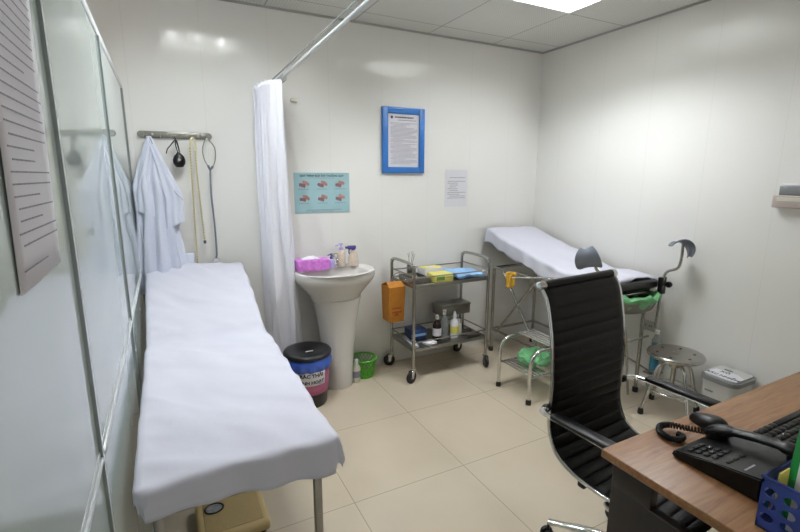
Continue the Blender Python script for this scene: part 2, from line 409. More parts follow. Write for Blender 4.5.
# stethoscope
t = thing('stethoscope', 'grey stethoscope hanging from the last hook of the rail', 'stethoscope', (.262, 3.1, 1.72))
mb = MB(); mb.tube([(.247, 3.085, 1.712), (.232, 3.085, 1.66), (.238, 3.085, 1.60), (.256, 3.085, 1.56)], .0032, 8, 8); mb.tube([(.275, 3.085, 1.712), (.302, 3.085, 1.67), (.3, 3.085, 1.60), (.282, 3.085, 1.555), (.27, 3.085, 1.545)], .0032, 8, 8); mb.tube([(.247, 3.085, 1.712), (.262, 3.093, 1.726), (.275, 3.085, 1.712)], .003, 8, 4); mb.build('ear_tubes', 'hooksteel', t)
mb = MB(); mb.tube([(.256, 3.085, 1.565), (.268, 3.085, 1.54), (.284, 3.085, 1.56)], .007, 8, 4); mb.tube([(.268, 3.085, 1.545), (.262, 3.085, 1.4), (.268, 3.085, 1.2), (.268, 3.085, 1.02), (.262, 3.085, .985)], .0055, 8, 8); mb.build('rubber_tube', 'greyplastic', t)
mb = MB(); mb.lathe([(0, -.008), (.018, -.008), (.02, 0), (.012, .006)], (.262, 3.085, .965), 16, 'y'); mb.build('chest_piece', 'chrome', t)

# ------------------------------------------------------------------ curtain and its rail
t = thing('curtain_rail', 'thin metal curtain rail running under the ceiling from the back wall', 'curtain rail', (.69, D, 2.1))
mb = MB(); mb.tube([(.69, D-.01, 2.08), (.69, -.3, 2.12)], .009, 12); mb.build('rod', 'alu', t)
mb = MB(); mb.tube([(.675, D-.01, 2.102), (.675, -.3, 2.142)], .004, 8); mb.build('guide_wire', 'aluedge', t)
mb = MB(); mb.lathe([(.026, 0), (.026, -.006), (.014, -.012), (.012, -.03)], (.69, D-.001, 2.08), 20, 'y'); mb.build('wall_flange', 'alu', t)
mb = MB(); mb.tube([(.69, .9, 2.115), (.69, .9, H)], .006, 8); mb.build('ceiling_hanger', 'alu', t)
mb = MB(); mb.box(.80, .845, D-.02, D-.001, 1.985, 2.01, .004); tag(mb.build('wall_clip', 'ivory', None, loc=(.82, D, 2)), 'small white plastic clip on the wall right of the curtain top', 'clip')
t = thing('curtain', 'white embossed curtain drawn back in folds against the back wall', 'curtain', (.69, 3.0, 2.1))
def cur(u, v):
    z = 2.062-(2.062-.28)*v
    n = 10; k = u*n; ph = k*2*PI
    rnd = .55+.75*abs(nz(k*1.7, 3.3))*1.6
    amp = (.072+.036*v)*min(1.15, rnd)
    y = 2.86+.24*u+.11*v*(1-u)
    x = .632+.045*v*v+amp*math.sin(ph+.5*nz(u*5, v*2))+.012*nz(u*6, v*2.5, 8)*v
    y += .012*math.sin(ph*2+1+v*3)
    return Vector((x+.004*nz(u*30, v*9, 3), min(y, 3.13), z+.006*math.sin(ph)))
mb = MB(); mb.grid(cur, 260, 60); mb.build('cloth', 'curtain', t, solid=.0015)
for k in range(9):
    y = 2.85+k*.03; mb = MB(); c = [(.69+.016*math.cos(a), y, 2.073+.02*math.sin(a)) for a in [i*PI/7 for i in range(14)]]; mb.tube(c, .0022, 6, 0, True); mb.build('curtain_ring', 'chrome', t)

# ------------------------------------------------------------------ draped sheets
def drape(x0, x1, y0, y1, zf, over, seed=0, step=.014, wr=.004, rr=.018, flare=.12, fold=.012, hemw=.012, ff=None, wall=False):
    w, L = x1-x0, y1-y0; l, r, f, b = over
    nu = int((w+l+r)/step); nv = int((L+f+b)/step)
    def fn(u, v):
        s = -l+(w+l+r)*u; t = -f+(L+f+b)*v
        s += (hemw*nz(t*5, seed) if (u in (0, 1)) else 0); t += (hemw*nz(s*5, seed+3) if v in (0, 1) else 0)
        if ff and t < 0: t *= ff(s/w)
        cx = min(max(s, 0), w); cy = min(max(t, 0), L); dx = s-cx; dy = t-cy; d = (dx**4+dy**4)**.25
        z = zf(x0+cx, y0+cy)
        X_, Y_ = x0+cx, y0+cy
        n1 = nz(X_*3+seed, Y_*5, seed); n2 = nz((X_+Y_*.6)*9, (Y_-X_)*2.2, seed+7)
        n3 = 1-abs(nz((X_*.8+Y_)*5+seed, (Y_-X_)*1.3, 2))*2.2
        z += wr*(n1*1.2+n2*.8)+wr*.9*max(0, n3-.45)
        if d > 1e-6:
            hd = math.hypot(dx, dy); ux, uy = dx/hd, dy/hd
            if d < rr*PI/2: out = rr*math.sin(d/rr); dr = rr*(1-math.cos(d/rr))
            else:
                e = d-rr*PI/2; out = rr+flare*e; dr = rr+e
            per = X_*1+Y_*1
            wv = fold*(nz(per*9, seed, z*2)+.5*math.sin(per*38+seed+math.atan2(dy, dx)*4))*min(1, d/.06)
            if abs(dx) > 1e-6 and abs(dy) > 1e-6:
                a = math.atan2(abs(dy), abs(dx)); wv = wv*.3+fold*.4*math.sin(a*4)*min(1, d/.08); dr *= .8
            if wall and dx < 0: out = min(out, .012); wv *= .3
            out = max(out+wv, .004)
            X_ += ux*out; Y_ += uy*out; z -= dr
        return Vector((X_, Y_, z))
    mb = MB(); mb.grid(fn, nu, nv); return mb
# ------------------------------------------------------------------ examination bed (left)
def bedz(x, y, top=.72):
    z = top
    if y > 2.38:
        t = min(1, (y-2.38)/.66); z += .235*t*(1.25-.25*t)
    z += .010*math.exp(-((y-2.40)/.03)**2)-.012*math.exp(-((y-2.33)/.04)**2)
    return z
BX0, BX1, BY0, BY1 = -.125, .395, 1.215, 3.06
t = thing('examination_bed', 'narrow examination bed with raised head end under a white sheet', 'bed', (.135, 2.1, 0))
mb = MB(); mb.grid(lambda u, v: Vector((BX0+(BX1-BX0)*u, BY0+.01+(2.37-BY0)*v, .69)), 6, 10)
mb = MB(); mb.box(BX0+.008, BX1-.008, BY0+.008, 2.37, .622, .688, .02, 3); mb.build('mattress', 'mattress', t)
ang = math.atan2(.235, .66)
mb = MB(); mb.box(BX0+.008, BX1-.008, 2.40, 3.05, .755, .815, .02, 3, rot=Matrix.Rotation(ang, 3, 'X')); mb.build('head_section', 'mattress', t)
mb = MB()
for x in (BX0+.03, BX1-.03): mb.box(x-.0125, x+.0125, BY0+.03, 3.05, .59, .622, .003)
for y in (BY0+.042, 2.3, 3.04): mb.box(BX0+.045, BX1-.045, y-.0125, y+.0125, .592, .62, .003)
mb.build('frame', 'brushed', t)
for x in (BX0+.03, BX1-.03):
    for y in (BY0+.08, 2.95):
        mb = MB(); mb.box(x-.0125, x+.0125, y-.0125, y+.0125, .01, .59, .003); g = mb.build('leg', 'brushed', t)
        mb = MB(); mb.box(x-.015, x+.015, y-.015, y+.015, 0, .025, .003); mb.build('foot', 'rubber', g)
mb = MB(); mb.tube([(BX0+.04, 2.6, .62), (BX0+.04, 2.75, .74)], .01, 8); mb.build('head_support', 'brushed', t)
mb = MB(); mb.tube([(BX1-.04, 2.6, .62), (BX1-.04, 2.75, .74)], .01, 8); mb.build('head_support', 'brushed', t)
mb = drape(BX0, BX1, BY0, BY1, bedz, (.06, .12, .12, .01), 4, wr=.013, hemw=.02, ff=lambda k: (.75+.25*max(0, min(1, k))), wall=True)
tag(mb.build('bed_sheet', 'sheet', None, loc=(.135, 2.1, .7), solid=.002), 'crumpled white sheet covering the long examination bed on the left', 'sheet')
# bathroom scale beneath
t = thing('weighing_scale', 'beige mechanical weighing scale on the floor under the bed', 'scale', (.14, 1.86, 0))
mb = MB(); mb.box(.0, .285, 1.745, 2.02, .012, .06, .018, 4); mb.build('body', 'scale', t)
mb = MB(); mb.box(.03, .26, 1.775, 1.995, .058, .0625, .002); mb.build('tread', 'scalemat', t)
mb = MB(); mb.lathe([(.046, .060), (.046, .066), (.040, .067), (.036, .0635)], (.075, 1.925, 0), 28, sx=.9, sy=.75); b = mb.build('dial_rim', 'black', t)
mb = MB(); mb.lathe([(0, .0638), (.037, .0642), (.037, .0615)], (.075, 1.925, 0), 28, sx=.9, sy=.75); mb.build('dial', 'dial', b)
for x in (.03, .255):
    for y in (1.775, 1.99): mb = MB(); mb.lathe([(.014, 0), (.014, .014)], (x, y, 0), 12); mb.build('rubber_foot', 'rubber', t)

# ------------------------------------------------------------------ wall papers, poster, frame
yb = D-.001
t = thing('hand_washing_poster', 'pale blue hand washing poster on the wall above the sink', 'poster', (1.0, D, 1.385))
x0, x1, z0, z1 = .80, 1.205, 1.245, 1.525
mb = MB(); mb.box(x0, x1, yb-.003, yb, z0, z1); mb.build('panel', 'pteal', t)
def wallm(x, z, y=yb-.0034): return frame((x, y, z), (1, 0, 0), (0, 0, 1))
text('QUY TRÌNH RỬA TAY THƯỜNG QUY', .019, wallm((x0+x1)/2, z1-.022), 'inkd', t, 'title', .0006)
cells = [(i, j) for j in range(2) for i in range(3)]
for q, (i, j) in enumerate(cells):
    cx = x0+.07+i*.132; cz = z1-.078-j*.098; rnd = random.Random(q+5)
    mb = MB(); m2 = MB()
    for s in (-1, 1):
        a0 = rnd.uniform(-.5, .5)
        pts = [(cx+s*.034, yb-.004, cz-s*.018*math.sin(a0)-.004), (cx+s*.014, yb-.004, cz+.008*s), (cx-s*.010, yb-.004, cz+.014*s*math.cos(a0*2))]
        (mb if s > 0 else m2).tube(pts, [.009, .014], 8, 4, flat=(1, 1))
        for k in range(4):
            a = a0+(k-1.5)*.4+(0 if s < 0 else PI); (mb if s > 0 else m2).tube([(cx-s*.008, yb-.004, cz), (cx-s*.008+.03*math.cos(a), yb-.0045, cz+.02*math.sin(a))], [.0045, .003], 6, flat=(1, .2))
    for q_ in (mb, m2):
        for p_ in q_.v: p_.y = yb-.0042+(p_.y-(yb-.004))*.05
    mb.build('hand_drawing', 'pskin', t); m2.build('hand_drawing', 'pskin2', t)
    mb = MB(); k = -.04
    while k < .035:
        l = rnd.uniform(.008, .016); mb.box(cx+k, cx+k+l, yb-.0036, yb-.003, cz-.038, cz-.034); k += l+.004
    mb.build('caption', 'ink', t)
mb = MB(); mb.box(x0+.08, x1-.06, yb-.0036, yb-.003, z0+.018, z0+.022); mb.box(x0+.12, x1-.12, yb-.0036, yb-.003, z0+.010, z0+.013); mb.box(x0+.1, x1-.11, yb-.0036, yb-.003, z1-.038, z1-.0355); mb.build('caption', 'ink', t)

def lines(mb, x0, x1, z0, z1, rows, seed, y, ht=.3, skip=.08, center=0):
    rnd = random.Random(seed); h = (z1-z0)/rows
    for r in range(rows):
        if rnd.random() < skip: continue
        z = z1-(r+.5)*h; a = x0+(0 if rnd.random() < .7 else .02); b = x1-(rnd.random()**3)*(x1-x0)*.6
        while a < b:
            l = rnd.uniform(.006, .02); mb.box(a, min(b, a+l), y-.0004, y, z-h*ht/2, z+h*ht/2); a += l+.003
t = thing('framed_notice', 'printed rules in a blue frame on the back wall above the trolley', 'framed notice', (1.65, D, 1.77))
x0, x1, z0, z1 = 1.468, 1.826, 1.525, 2.005; b = .046
mb = MB()
for a in ((x0, x0+b, z0, z1), (x1-b, x1, z0, z1), (x0+b, x1-b, z0, z0+b), (x0+b, x1-b, z1-b, z1)): mb.box(a[0], a[1], yb-.022, yb, a[2], a[3], .002)
mb.build('frame', 'blueframe', t)
mb = MB(); mb.box(x0+b, x1-b, yb-.010, yb-.003, z0+b, z1-b); mb.build('page', 'paper', t)
mb = MB(); lines(mb, x0+b+.025, x1-b-.015, z0+b+.02, z1-b-.062, 34, 9, yb-.0103, .36); lines(mb, x0+b+.065, x1-b-.025, z1-b-.052, z1-b-.038, 1, 2, yb-.0103, .4, 0); mb.build('printed_text', 'ink', t)
mb = MB(); lines(mb, x0+b+.06, x1-b-.04, z1-b-.035, z1-b-.015, 1, 4, yb-.0103, .55, 0); mb.build('heading', 'inkd', t)
mb = MB(); mb.lathe([(0, -.0004), (.011, -.0004), (.011, 0)], (x0+b+.035, yb-.0102, z1-b-.026), 16, 'y'); mb.build('emblem', 'inkd', t)
t = thing('small_notice', 'small white printed sheet on the wall, right of the blue frame', 'paper', (2.15, D, 1.39))
mb = MB(); mb.box(2.035, 2.255, yb-.0012, yb, 1.255, 1.555); mb.build('sheet', 'label', t)
mb = MB(); lines(mb, 2.06, 2.235, 1.32, 1.50, 12, 8, yb-.0013, .3, .1); mb.build('printed_text', 'ink', t)

# ------------------------------------------------------------------ sink
t = thing('pedestal_sink', 'white ceramic pedestal sink against the back wall', 'sink', (1.01, 2.92, 0))
SX, SY = 1.01, 2.93
def outline(a, k=1):   # D shaped rim: round front, straight back
    x = .282*math.cos(a); y = (.215 if math.sin(a) < 0 else .195)*math.sin(a)
    if math.sin(a) > 0: x = .282*math.copysign(abs(math.cos(a))**.45, math.cos(a)); y = .19*abs(math.sin(a))**.5
    return x*k, y*k
prof = [(.50, .62, .02), (.58, .65, .01), (.66, .70, .0), (.86, .765, 0), (.965, .80, 0), (1.0, .822, 0), (1.0, .85, 0), (.985, .862, 0), (.95, .866, 0), (.86, .858, -.01), (.80, .85, -.012), (.74, .82, -.014), (.6, .765, -.016), (.35, .735, -.018), (.1, .728, -.02), (.0, .727, -.02)]
def basin(u, v):
    i = v*(len(prof)-1); a_ = min(int(i), len(prof)-2); f = i-a_; p, q = prof[a_], prof[a_+1]
    k = p[0]+(q[0]-p[0])*f; z = p[1]+(q[1]-p[1])*f; oy = p[2]+(q[2]-p[2])*f
    x, y = outline(u*2*PI, k)
    if a_ >= 8 and k < .95: y = y-.03*(1-k)/.2 if y > 0 and k > .75 else y-.03; y = y if y < .12 else .12+(y-.12)*.5
    return Vector((SX+x, SY+y+oy, z))
mb = MB(); mb.grid(basin, 72, 45, True); mb.build('basin', 'ceramic', t)
mb = MB(); mb.lathe([(.098, 0), (.103, .02), (.106, .12), (.118, .3), (.138, .46), (.160, .60), (.175, .67)], (SX+.01, SY+.02, 0), 36, sy=.9); mb.build('pedestal', 'ceramic', t)
mb = MB(); mb.lathe([(0, -.004), (.013, -.004), (.013, .003)], (SX-.055, SY-.083, .80), 16, 'y'); mb.build('overflow_hole', 'darkhole', t)
mb = MB(); mb.lathe([(.012, .86), (.012, .93)], (SX+.03, SY+.15, 0), 14); mb.tube([(SX+.03, SY+.15, .915), (SX+.03, SY+.10, .935), (SX+.03, SY+.05, .925), (SX+.03, SY+.045, .905)], .009, 10, 5); f = mb.build('tap', 'chrome', t)
mb = MB(); mb.lathe([(.016, .93), (.018, .945), (.01, .955)], (SX+.03, SY+.15, 0), 14); mb.tube([(SX+.03, SY+.15, .95), (SX+.08, SY+.14, .955)], .005, 8); mb.build('tap_handle', 'chrome', f)
mb = MB(); mb.tube([(1.07, 3.10, .35), (1.07, 3.12, .5), (1.05, 3.1, .62)], .016, 10, 5); mb.build('waste_pipe', 'ivory', t)
# on the sink
t = thing('tissue_pack', 'pink wrapped pack of tissues on the left rim of the sink', 'tissue pack', (.86, 2.96, .866))
def pack(u, v):
    a = 2*PI*u; x = -.115+.23*v; e = 1-.12*abs(2*v-1)**8
    cy = math.copysign(abs(math.cos(a))**.25, math.cos(a))*.052*e; cz = math.copysign(abs(math.sin(a))**.25, math.sin(a))*.040*e
    n = .004*nz(v*9, a*2)
    return Vector((.86+x, 2.98+cy+n, .909+cz+n))
mb = MB(); mb.grid(pack, 40, 24, True); mb.add([pack(i/40, 0) for i in range(40)], [tuple(range(40))], True); mb.add([pack(i/40, 1) for i in range(40)], [tuple(range(40))], True); mb.build('wrapper', 'tissue', t)
mb = MB(); mb.grid(lambda u, v: Vector((.79+.12*u, 2.95+.06*v, .949+.016*math.sin(u*PI)*math.sin(v*PI)+.010*nz(u*5, v*5)*math.sin(u*PI))), 20, 12); mb.build('tissue', 'tissuew', t, solid=.001)
t = thing('soap_dispenser', 'small purple capped hand soap bottle beside the pink tissues', 'bottle', (1.0, 3.0, .866))
mb = MB(); mb.lathe([(.022, 0), (.024, .005), (.024, .055), (.010, .068)], (1.005, 3.0, .866), 18); mb.build('bottle', 'lilac', t)
mb = MB(); mb.lathe([(.011, .066), (.011, .08), (.004, .082), (.004, .095), (.010, .097), (.010, .103)], (1.005, 3.0, .866), 14); mb.tube([(1.005, 3.0, .966), (.975, 2.985, .96)], .004, 8); mb.build('pump', 'purple', t)
t = thing('hand_rub_bottle', 'pump bottle of hand rub with blue head standing on the sink', 'bottle', (1.08, 3.02, .866))
mb = MB(); mb.lathe([(.028, 0), (.031, .006), (.031, .09), (.026, .105), (.012, .118)], (1.09, 3.03, .866), 20); mb.build('bottle', 'amber', t)
mb = MB(); mb.lathe([(.013, .116), (.013, .135), (.005, .137), (.005, .155), (.014, .157), (.014, .166)], (1.09, 3.03, .866), 14); mb.tube([(1.09, 3.03, 1.028), (1.04, 3.0, 1.02)], .005, 8); mb.build('pump', 'lilac', t)
t = thing('trigger_spray', 'trigger spray bottle with purple head at the back of the sink', 'spray bottle', (1.16, 3.0, .866))
mb = MB(); mb.lathe([(.034, 0), (.037, .006), (.037, .06), (.03, .085), (.014, .11), (.014, .12)], (1.178, 3.02, .866), 20, sy=.7); mb.build('bottle', 'amber', t)
mb = MB(); mb.box(1.135, 1.198, 3.008, 3.032, .985, 1.012, .006); mb.tube([(1.150, 3.02, .99), (1.145, 3.02, .965), (1.153, 3.02, .95)], .005, 8, 4); mb.lathe([(.014, .0), (.012, .02)], (1.178, 3.02, .98), 12); mb.box(1.118, 1.135, 3.012, 3.028, .992, 1.008, .003); mb.build('trigger_head', 'purple', t)

# ------------------------------------------------------------------ waste bin, cleaner, green basket
bx, by = .755, 2.80
t = thing('black_waste_bin', 'round black waste bin with blue liner and pink label by the sink', 'bin', (bx, by, 0))
mb = MB(); mb.lathe([(.0, .002), (.113, 0), (.119, .012), (.143, .33), (.137, .33), (.113, .02), (0, .015)], (bx, by, 0), 40); mb.build('bucket', 'binblack', t)
def liner(u, v):
    a = 2*PI*u; z = .345-.075*v-.02*v*abs(nz(math.cos(a)*3, math.sin(a)*3)); r = .1445+.006*math.sin(v*PI)+.006*v*math.sin(a*14)+.004*nz(a*4, v*4)+.004
    return Vector((bx+r*math.cos(a), by+r*math.sin(a), z))
mb = MB(); mb.grid(liner, 90, 8, True); mb.build('liner', 'bluebag', t, solid=.001)
mb = MB(); mb.lathe([(.150, .345), (.157, .348), (.159, .362), (.151, .374), (.123, .378), (.05, .362), (0, .36)], (bx, by, 0), 44); l = mb.build('lid', 'binblack', t)
mb = MB(); mb.box(bx-.02, bx+.03, by-.03, by-.022, .366, .371, .001); mb.build('lid_mark', 'label', l)
def onbin(a, z, e): r = .1192+(z-.012)*(.024/.318)+e; return Vector((bx+r*math.cos(a), by+r*math.sin(a), z))
mb = MB(); mb.grid(lambda u, v: onbin(R(-150)+R(150)*u, .10+.17*v, .0025), 40, 4); mb.build('pink_band', 'binpink', t, solid=.001)
mb = MB(); mb.grid(lambda u, v: onbin(R(-136)+R(80)*u, .17+.095*v, .0045), 24, 3); lb = mb.build('paper_label', 'label', t, solid=.001)
def wrap_text(body, size, zc, a0, parent):
    o = text(body, size, Matrix.Identity(4), 'inkd', parent, 'lettering', .0012)
    off = Vector(parent['_o']); r = .134
    for vtx in o.data.vertices:
        p = vtx.co+off; q = onbin(a0+p.x/r, zc+p.y, .0058+p.z); vtx.co = q-off
    return o
wrap_text('RÁC THẢI', .033, .240, R(-96), lb); wrap_text('SINH HOẠT', .031, .194, R(-96), lb)
t = thing('cleaner_bottle', 'small white cleaner bottle on the floor right of the sink pedestal', 'bottle', (1.152, 2.93, 0))
mb = MB(); mb.lathe([(.026, 0), (.029, .006), (.029, .11), (.012, .145)], (1.152, 2.93, 0), 18, sy=.7); mb.build('bottle', 'ivory', t)
mb = MB(); mb.lathe([(.014, .142), (.014, .175), (.009, .18)], (1.152, 2.93, 0), 14); mb.build('cap', 'label', t)
mb = MB(); mb.lathe([(.0298, .04), (.0298, .09)], (1.152, 2.93, 0), 18, sy=.7); mb.build('label_band', 'ink', t)
t = thing('green_basket', 'small green perforated plastic basket on the floor by the sink', 'basket', (1.24, 3.02, 0))
gx, gy = 1.245, 3.02; mb = MB()
n, rows = 22, 7
def gp(k, j): z = .008+.135*j/rows; r = .073+.027*z/.143; a = 2*PI*k/n; return Vector((gx+r*math.cos(a), gy+r*math.sin(a), z))
for k in range(n):
    for s in (0, 1):
        mb.tube([gp(k+(j*.5 if s else -j*.5), j) for j in range(rows+1)], .0024, 5)
for j in (0, 3): mb.tube([gp(k, j) for k in range(n)], .0022, 5, 0, True)
mb.lathe([(.0, 0), (.075, 0), (.076, .010), (0, .006)], (gx, gy, 0), 30); mb.build('mesh_body', 'green', t)
mb = MB(); mb.tube([gp(k, rows) for k in range(n)], .006, 8, 0, True); mb.build('rim', 'green', t)

# ------------------------------------------------------------------ steel trolley
TX0, TX1, TY0, TY1 = 1.525, 2.185, 2.735, 3.095
t = thing('steel_trolley', 'two-tier stainless steel instrument trolley standing by the back wall', 'trolley', (1.845, 2.92, 0))
for x in (TX0, TX1):
    top = .885
    mb = MB(); mb.tube([(x, TY0, .10), (x, TY0, .80), (x, TY0+.012, .86), (x, TY0+.06, top), (x, TY1-.06, top), (x, TY1-.012, .86), (x, TY1, .80), (x, TY1, .10)], .0115, 12, 6); mb.build('end_frame', 'steel', t)
    mb = MB(); mb.tube([(x, TY0, .80), (x, TY1, .80)], .006, 8); mb.build('end_rail', 'steel', t)
for nm, z, rail in (('top_shelf', .725, .065), ('lower_shelf', .245, .06)):
    mb = MB(); mb.box(TX0+.005, TX1-.005, TY0+.005, TY1-.005, z, z+.006)
    for a in ((TX0, TX1, TY0-.003, TY0+.004), (TX0, TX1, TY1-.004, TY1+.003), (TX0-.002, TX0+.005, TY0, TY1), (TX1-.005, TX1+.002, TY0, TY1)): mb.box(*a, z-.012, z+.012, .001)
    s = mb.build(nm, 'brushed', t)
    mb = MB()
    for y in (TY0, TY1): mb.tube([(TX0, y, z+rail), (TX1, y, z+rail)], .005, 8)
    if nm == 'lower_shelf':
        for x in (TX0, TX1): mb.tube([(x, TY0, z+rail), (x, TY1, z+rail)], .005, 8)
    mb.build('guard_rail', 'steel', s)
for i, (x, y) in enumerate(((TX0, TY0), (TX0, TY1), (TX1, TY0), (TX1, TY1))):
    a = (R(200), R(170), R(250), R(190))[i]; c = MB(); wx, wy = x+.022*math.cos(a), y+.022*math.sin(a)
    c.lathe([(.013, .085), (.013, .11)], (x, y, 0), 12)
    ax = Vector((-math.sin(a), math.cos(a), 0))
    for s in (-1, 1):
        p = Vector((wx, wy, .048))+ax*.016*s; c.prism([(-.008, -.01), (.008, -.01), (.022, .045), (-.014, .045)], -.0012, .0012, frame(p, (-math.cos(a), -math.sin(a), 0), (0, 0, 1)))
    c.box(x-.016, x+.016, y-.016, y+.016, .084, .092, .003)
    f = c.build('caster_fork', 'chrome', t)
    rot = frame((0, 0, 0), ax.cross(Vector((0, 0, 1))), (0, 0, 1)).to_3x3()
    c = MB(); c.lathe([(.018, -.013), (.040, -.013), (.046, -.008), (.046, .008), (.040, .013), (.018, .013)], (wx, wy, .046), 26, m=rot); g = c.build('wheel', 'rubber', f)
    c = MB(); c.lathe([(0, -.0135), (.017, -.013), (.017, .013), (0, .0135)], (wx, wy, .046), 16, m=rot); c.build('wheel_hub', 'greyplastic', f)
# things on the trolley, top
z = .7315
t = thing('instrument_tray', 'shallow steel tray holding dark instruments at the left of the trolley top', 'tray', (1.6, 2.9, z))
mb = MB(); mb.box(1.55, 1.70, 2.80, 3.02, z, z+.003)
for a in ((1.55, 1.70, 2.80, 2.803), (1.55, 1.70, 3.017, 3.02), (1.55, 1.553, 2.80, 3.02), (1.697, 1.70, 2.80, 3.02)): mb.box(*a, z, z+.035)
mb.build('tray', 'brushed', t)
for k, (x, y, a, l) in enumerate(((1.60, 2.90, .5, .13), (1.625, 2.88, .8, .12), (1.65, 2.93, 1.2, .14))):
    mb = MB(); dx, dy = math.cos(a)*l/2, math.sin(a)*l/2
    mb.tube([(x-dx, y-dy, z+.012+.008*k), (x, y, z+.022+.006*k), (x+dx, y+dy, z+.012+.008*k)], .004, 6, 3)
    for s in (-1, 1): mb.tube([(x-dx+.012*math.cos(q)-.01, y-dy+.012*math.sin(q)+s*.012, z+.014+.008*k) for q in [i*PI/5 for i in range(10)]], .002, 6, 0, True)
    tag(mb.build('forceps', 'chrome', None, loc=(x, y, z)), 'steel forceps lying in the small tray on the trolley', 'forceps', 'forceps in the tray')
t = thing('instrument_jar', 'steel jar holding upright forceps near the trolley handle', 'jar', (1.66, 3.03, z))
mb = MB(); mb.lathe([(0, .003), (.026, 0), (.026, .085), (.028, .088), (.0245, .088), (.0245, .005)], (1.665, 3.055, z), 22); mb.build('jar', 'steel', t)
for dx, dz in ((-.018, .17), (.015, .18), (.03, .16)):
    mb = MB(); mb.tube([(1.665, 3.055, z+.006), (1.665+dx, 3.045, z+dz)], .0028, 6)
    mb.tube([(1.665+dx+.008*math.cos(q), 3.045, z+dz+.008+.009*math.sin(q)) for q in [i*PI/5 for i in range(10)]], .0018, 6, 0, True); tag(mb.build('forceps', 'chrome', None, loc=(1.665, 3.055, z)), 'steel forceps standing in the jar near the trolley handle', 'forceps', 'forceps in the jar')
for k, (x0, x1, y0, y1, z0, h, lab) in enumerate(((1.60, 1.80, 2.745, 2.80, z, .048, 0), )): pass
t = thing('medicine_box', 'flat pale yellow box with green print at the front of the trolley top', 'box', (1.70, 2.80, z))
mb = MB(); mb.box(1.715, 1.875, 2.76, 2.88, z, z+.058, .001); mb.build('carton', 'ybox', t)
mb = MB(); mb.box(1.73, 1.80, 2.7594, 2.760, z+.015, z+.042); mb.box(1.81, 1.865, 2.7594, 2.760, z+.03, z+.036); mb.build('print', 'gbox', t)
t = thing('glove_box', 'taller pale glove box with yellow top behind the blue cloth edge', 'box', (1.82, 2.98, z))
mb = MB(); mb.box(1.73, 1.893, 2.93, 3.05, z, z+.07, .001); mb.build('carton', 'label', t)
mb = MB(); mb.box(1.732, 1.891, 2.932, 3.048, z+.07, z+.0715); mb.build('lid_print', 'ybox', t)
mb = MB(); mb.lathe([(0, .072), (.03, .0722), (.03, .0705)], (1.81, 2.99, z), 20, sx=1.4, sy=.8); mb.build('opening', 'paper', t)
mb = MB(); mb.box(1.745, 1.87, 2.9294, 2.93, z+.02, z+.045); mb.build('side_print', 'ybox', t)
def cloth(u, v):
    return Vector((1.912+.245*u+.008*nz(v*3, 1), 2.745+.26*v+.01*nz(u*3, 2), z+.016+.010*nz(u*4, v*4, 4)+.006*math.sin(v*9+u*3)))
mb = MB(); mb.grid(cloth, 24, 24); mb.grid(lambda u, v: cloth(u, v)+Vector((0, .012, .018+.006*nz(u*6, v*5))) if v > .1 else cloth(u, v)+Vector((0, .002, .008)), 24, 24)
tag(mb.build('folded_cloth', 'bluecloth', None, loc=(2.0, 2.87, z), solid=.008), 'folded pale blue cloth on the right half of the trolley top', 'cloth')
# lower shelf
z = .252
mb = MB(); mb.box(1.60, 1.73, 2.90, 3.02, z, z+.085, .002); t = thing('blue_pattern_box', 'dark blue patterned box on the lower trolley shelf', 'box', (1.66, 2.96, z)); mb.build('carton', 'bluebox', t)
mb = MB(); mb.box(1.60, 1.73, 2.8992, 2.9, z+.03, z+.05); mb.build('label_strip', 'bluecloth', t)
for k, (x, y, a, l) in enumerate(((1.575, 2.90, 1.45, .24), (1.60, 2.86, 1.3, .20))):
    mb = MB(); mb.box(x-.012, x+.012, y-l/2, y+l/2, z, z+.014, .003, rot=Matrix.Rotation(a-PI/2, 3, 'Z')); tag(mb.build('wrapped_pack', 'label', None, loc=(x, y, z)), 'long white wrapped pack at the left of the lower trolley shelf', 'pack', 'white packs on the lower shelf')
mb = MB(); mb.box(1.655, 1.74, 2.755, 2.83, z, z+.018, .003, rot=Matrix.Rotation(.3, 3, 'Z')); tag(mb.build('gauze_pad', 'tissuew', None, loc=(1.70, 2.79, z)), 'white folded gauze beside the brown bottle', 'gauze')
def bottle(nm, lab, x, y, r, h, neck, matl, capm, capr=None, tip=False, band=None):
    t = thing(nm, lab, 'bottle', (x, y, z)); mb = MB(); mb.lathe([(0, .001), (r*.94, 0), (r, .005), (r, h*.62), (r*.8, h*.72), (neck, h*.8), (neck, h*.86)], (x, y, z), 24); mb.build('bottle', matl, t)
    mb = MB(); c = capr or neck*1.15
    mb.lathe([(c, h*.84), (c, h*.93), (c*.35, h*1.08), (c*.2, h*1.1)] if tip else [(c, h*.84), (c, h), (0, h*1.005)], (x, y, z), 18); mb.build('cap', capm, t)
    if band: mb = MB(); mb.lathe([(r+.0006, h*.2), (r+.0006, h*.5)], (x, y, z), 24); mb.build('label_band', band, t)
bottle('brown_bottle', 'dark brown glass bottle with white label on the lower shelf', 1.79, 2.84, .034, .20, .012, 'brownglass', 'ivory', band='label')
bottle('clear_bottle', 'tall clear plastic bottle right of the brown bottle', 1.87, 2.86, .033, .225, .012, 'clear', 'label')
bottle('squeeze_bottle', 'white squeeze bottle with pointed tip on the lower shelf', 1.945, 2.83, .033, .195, .014, 'label', 'tissuew', tip=True, band='ybox')
bottle('vial_bottle', 'small pale bottle beside the pointed squeeze bottle', 2.01, 2.86, .022, .13, .009, 'ivory', 'label')
t = thing('steel_case', 'grey steel instrument case raised on a stand at the back of the shelf', 'instrument case', (2.02, 2.99, z))
mb = MB(); mb.box(1.89, 2.165, 2.93, 3.07, z+.145, z+.215, .004); mb.build('case', 'brushed', t)
mb = MB(); mb.box(1.886, 2.169, 2.926, 3.074, z+.215, z+.234, .003); l = mb.build('lid', 'brushed', t)
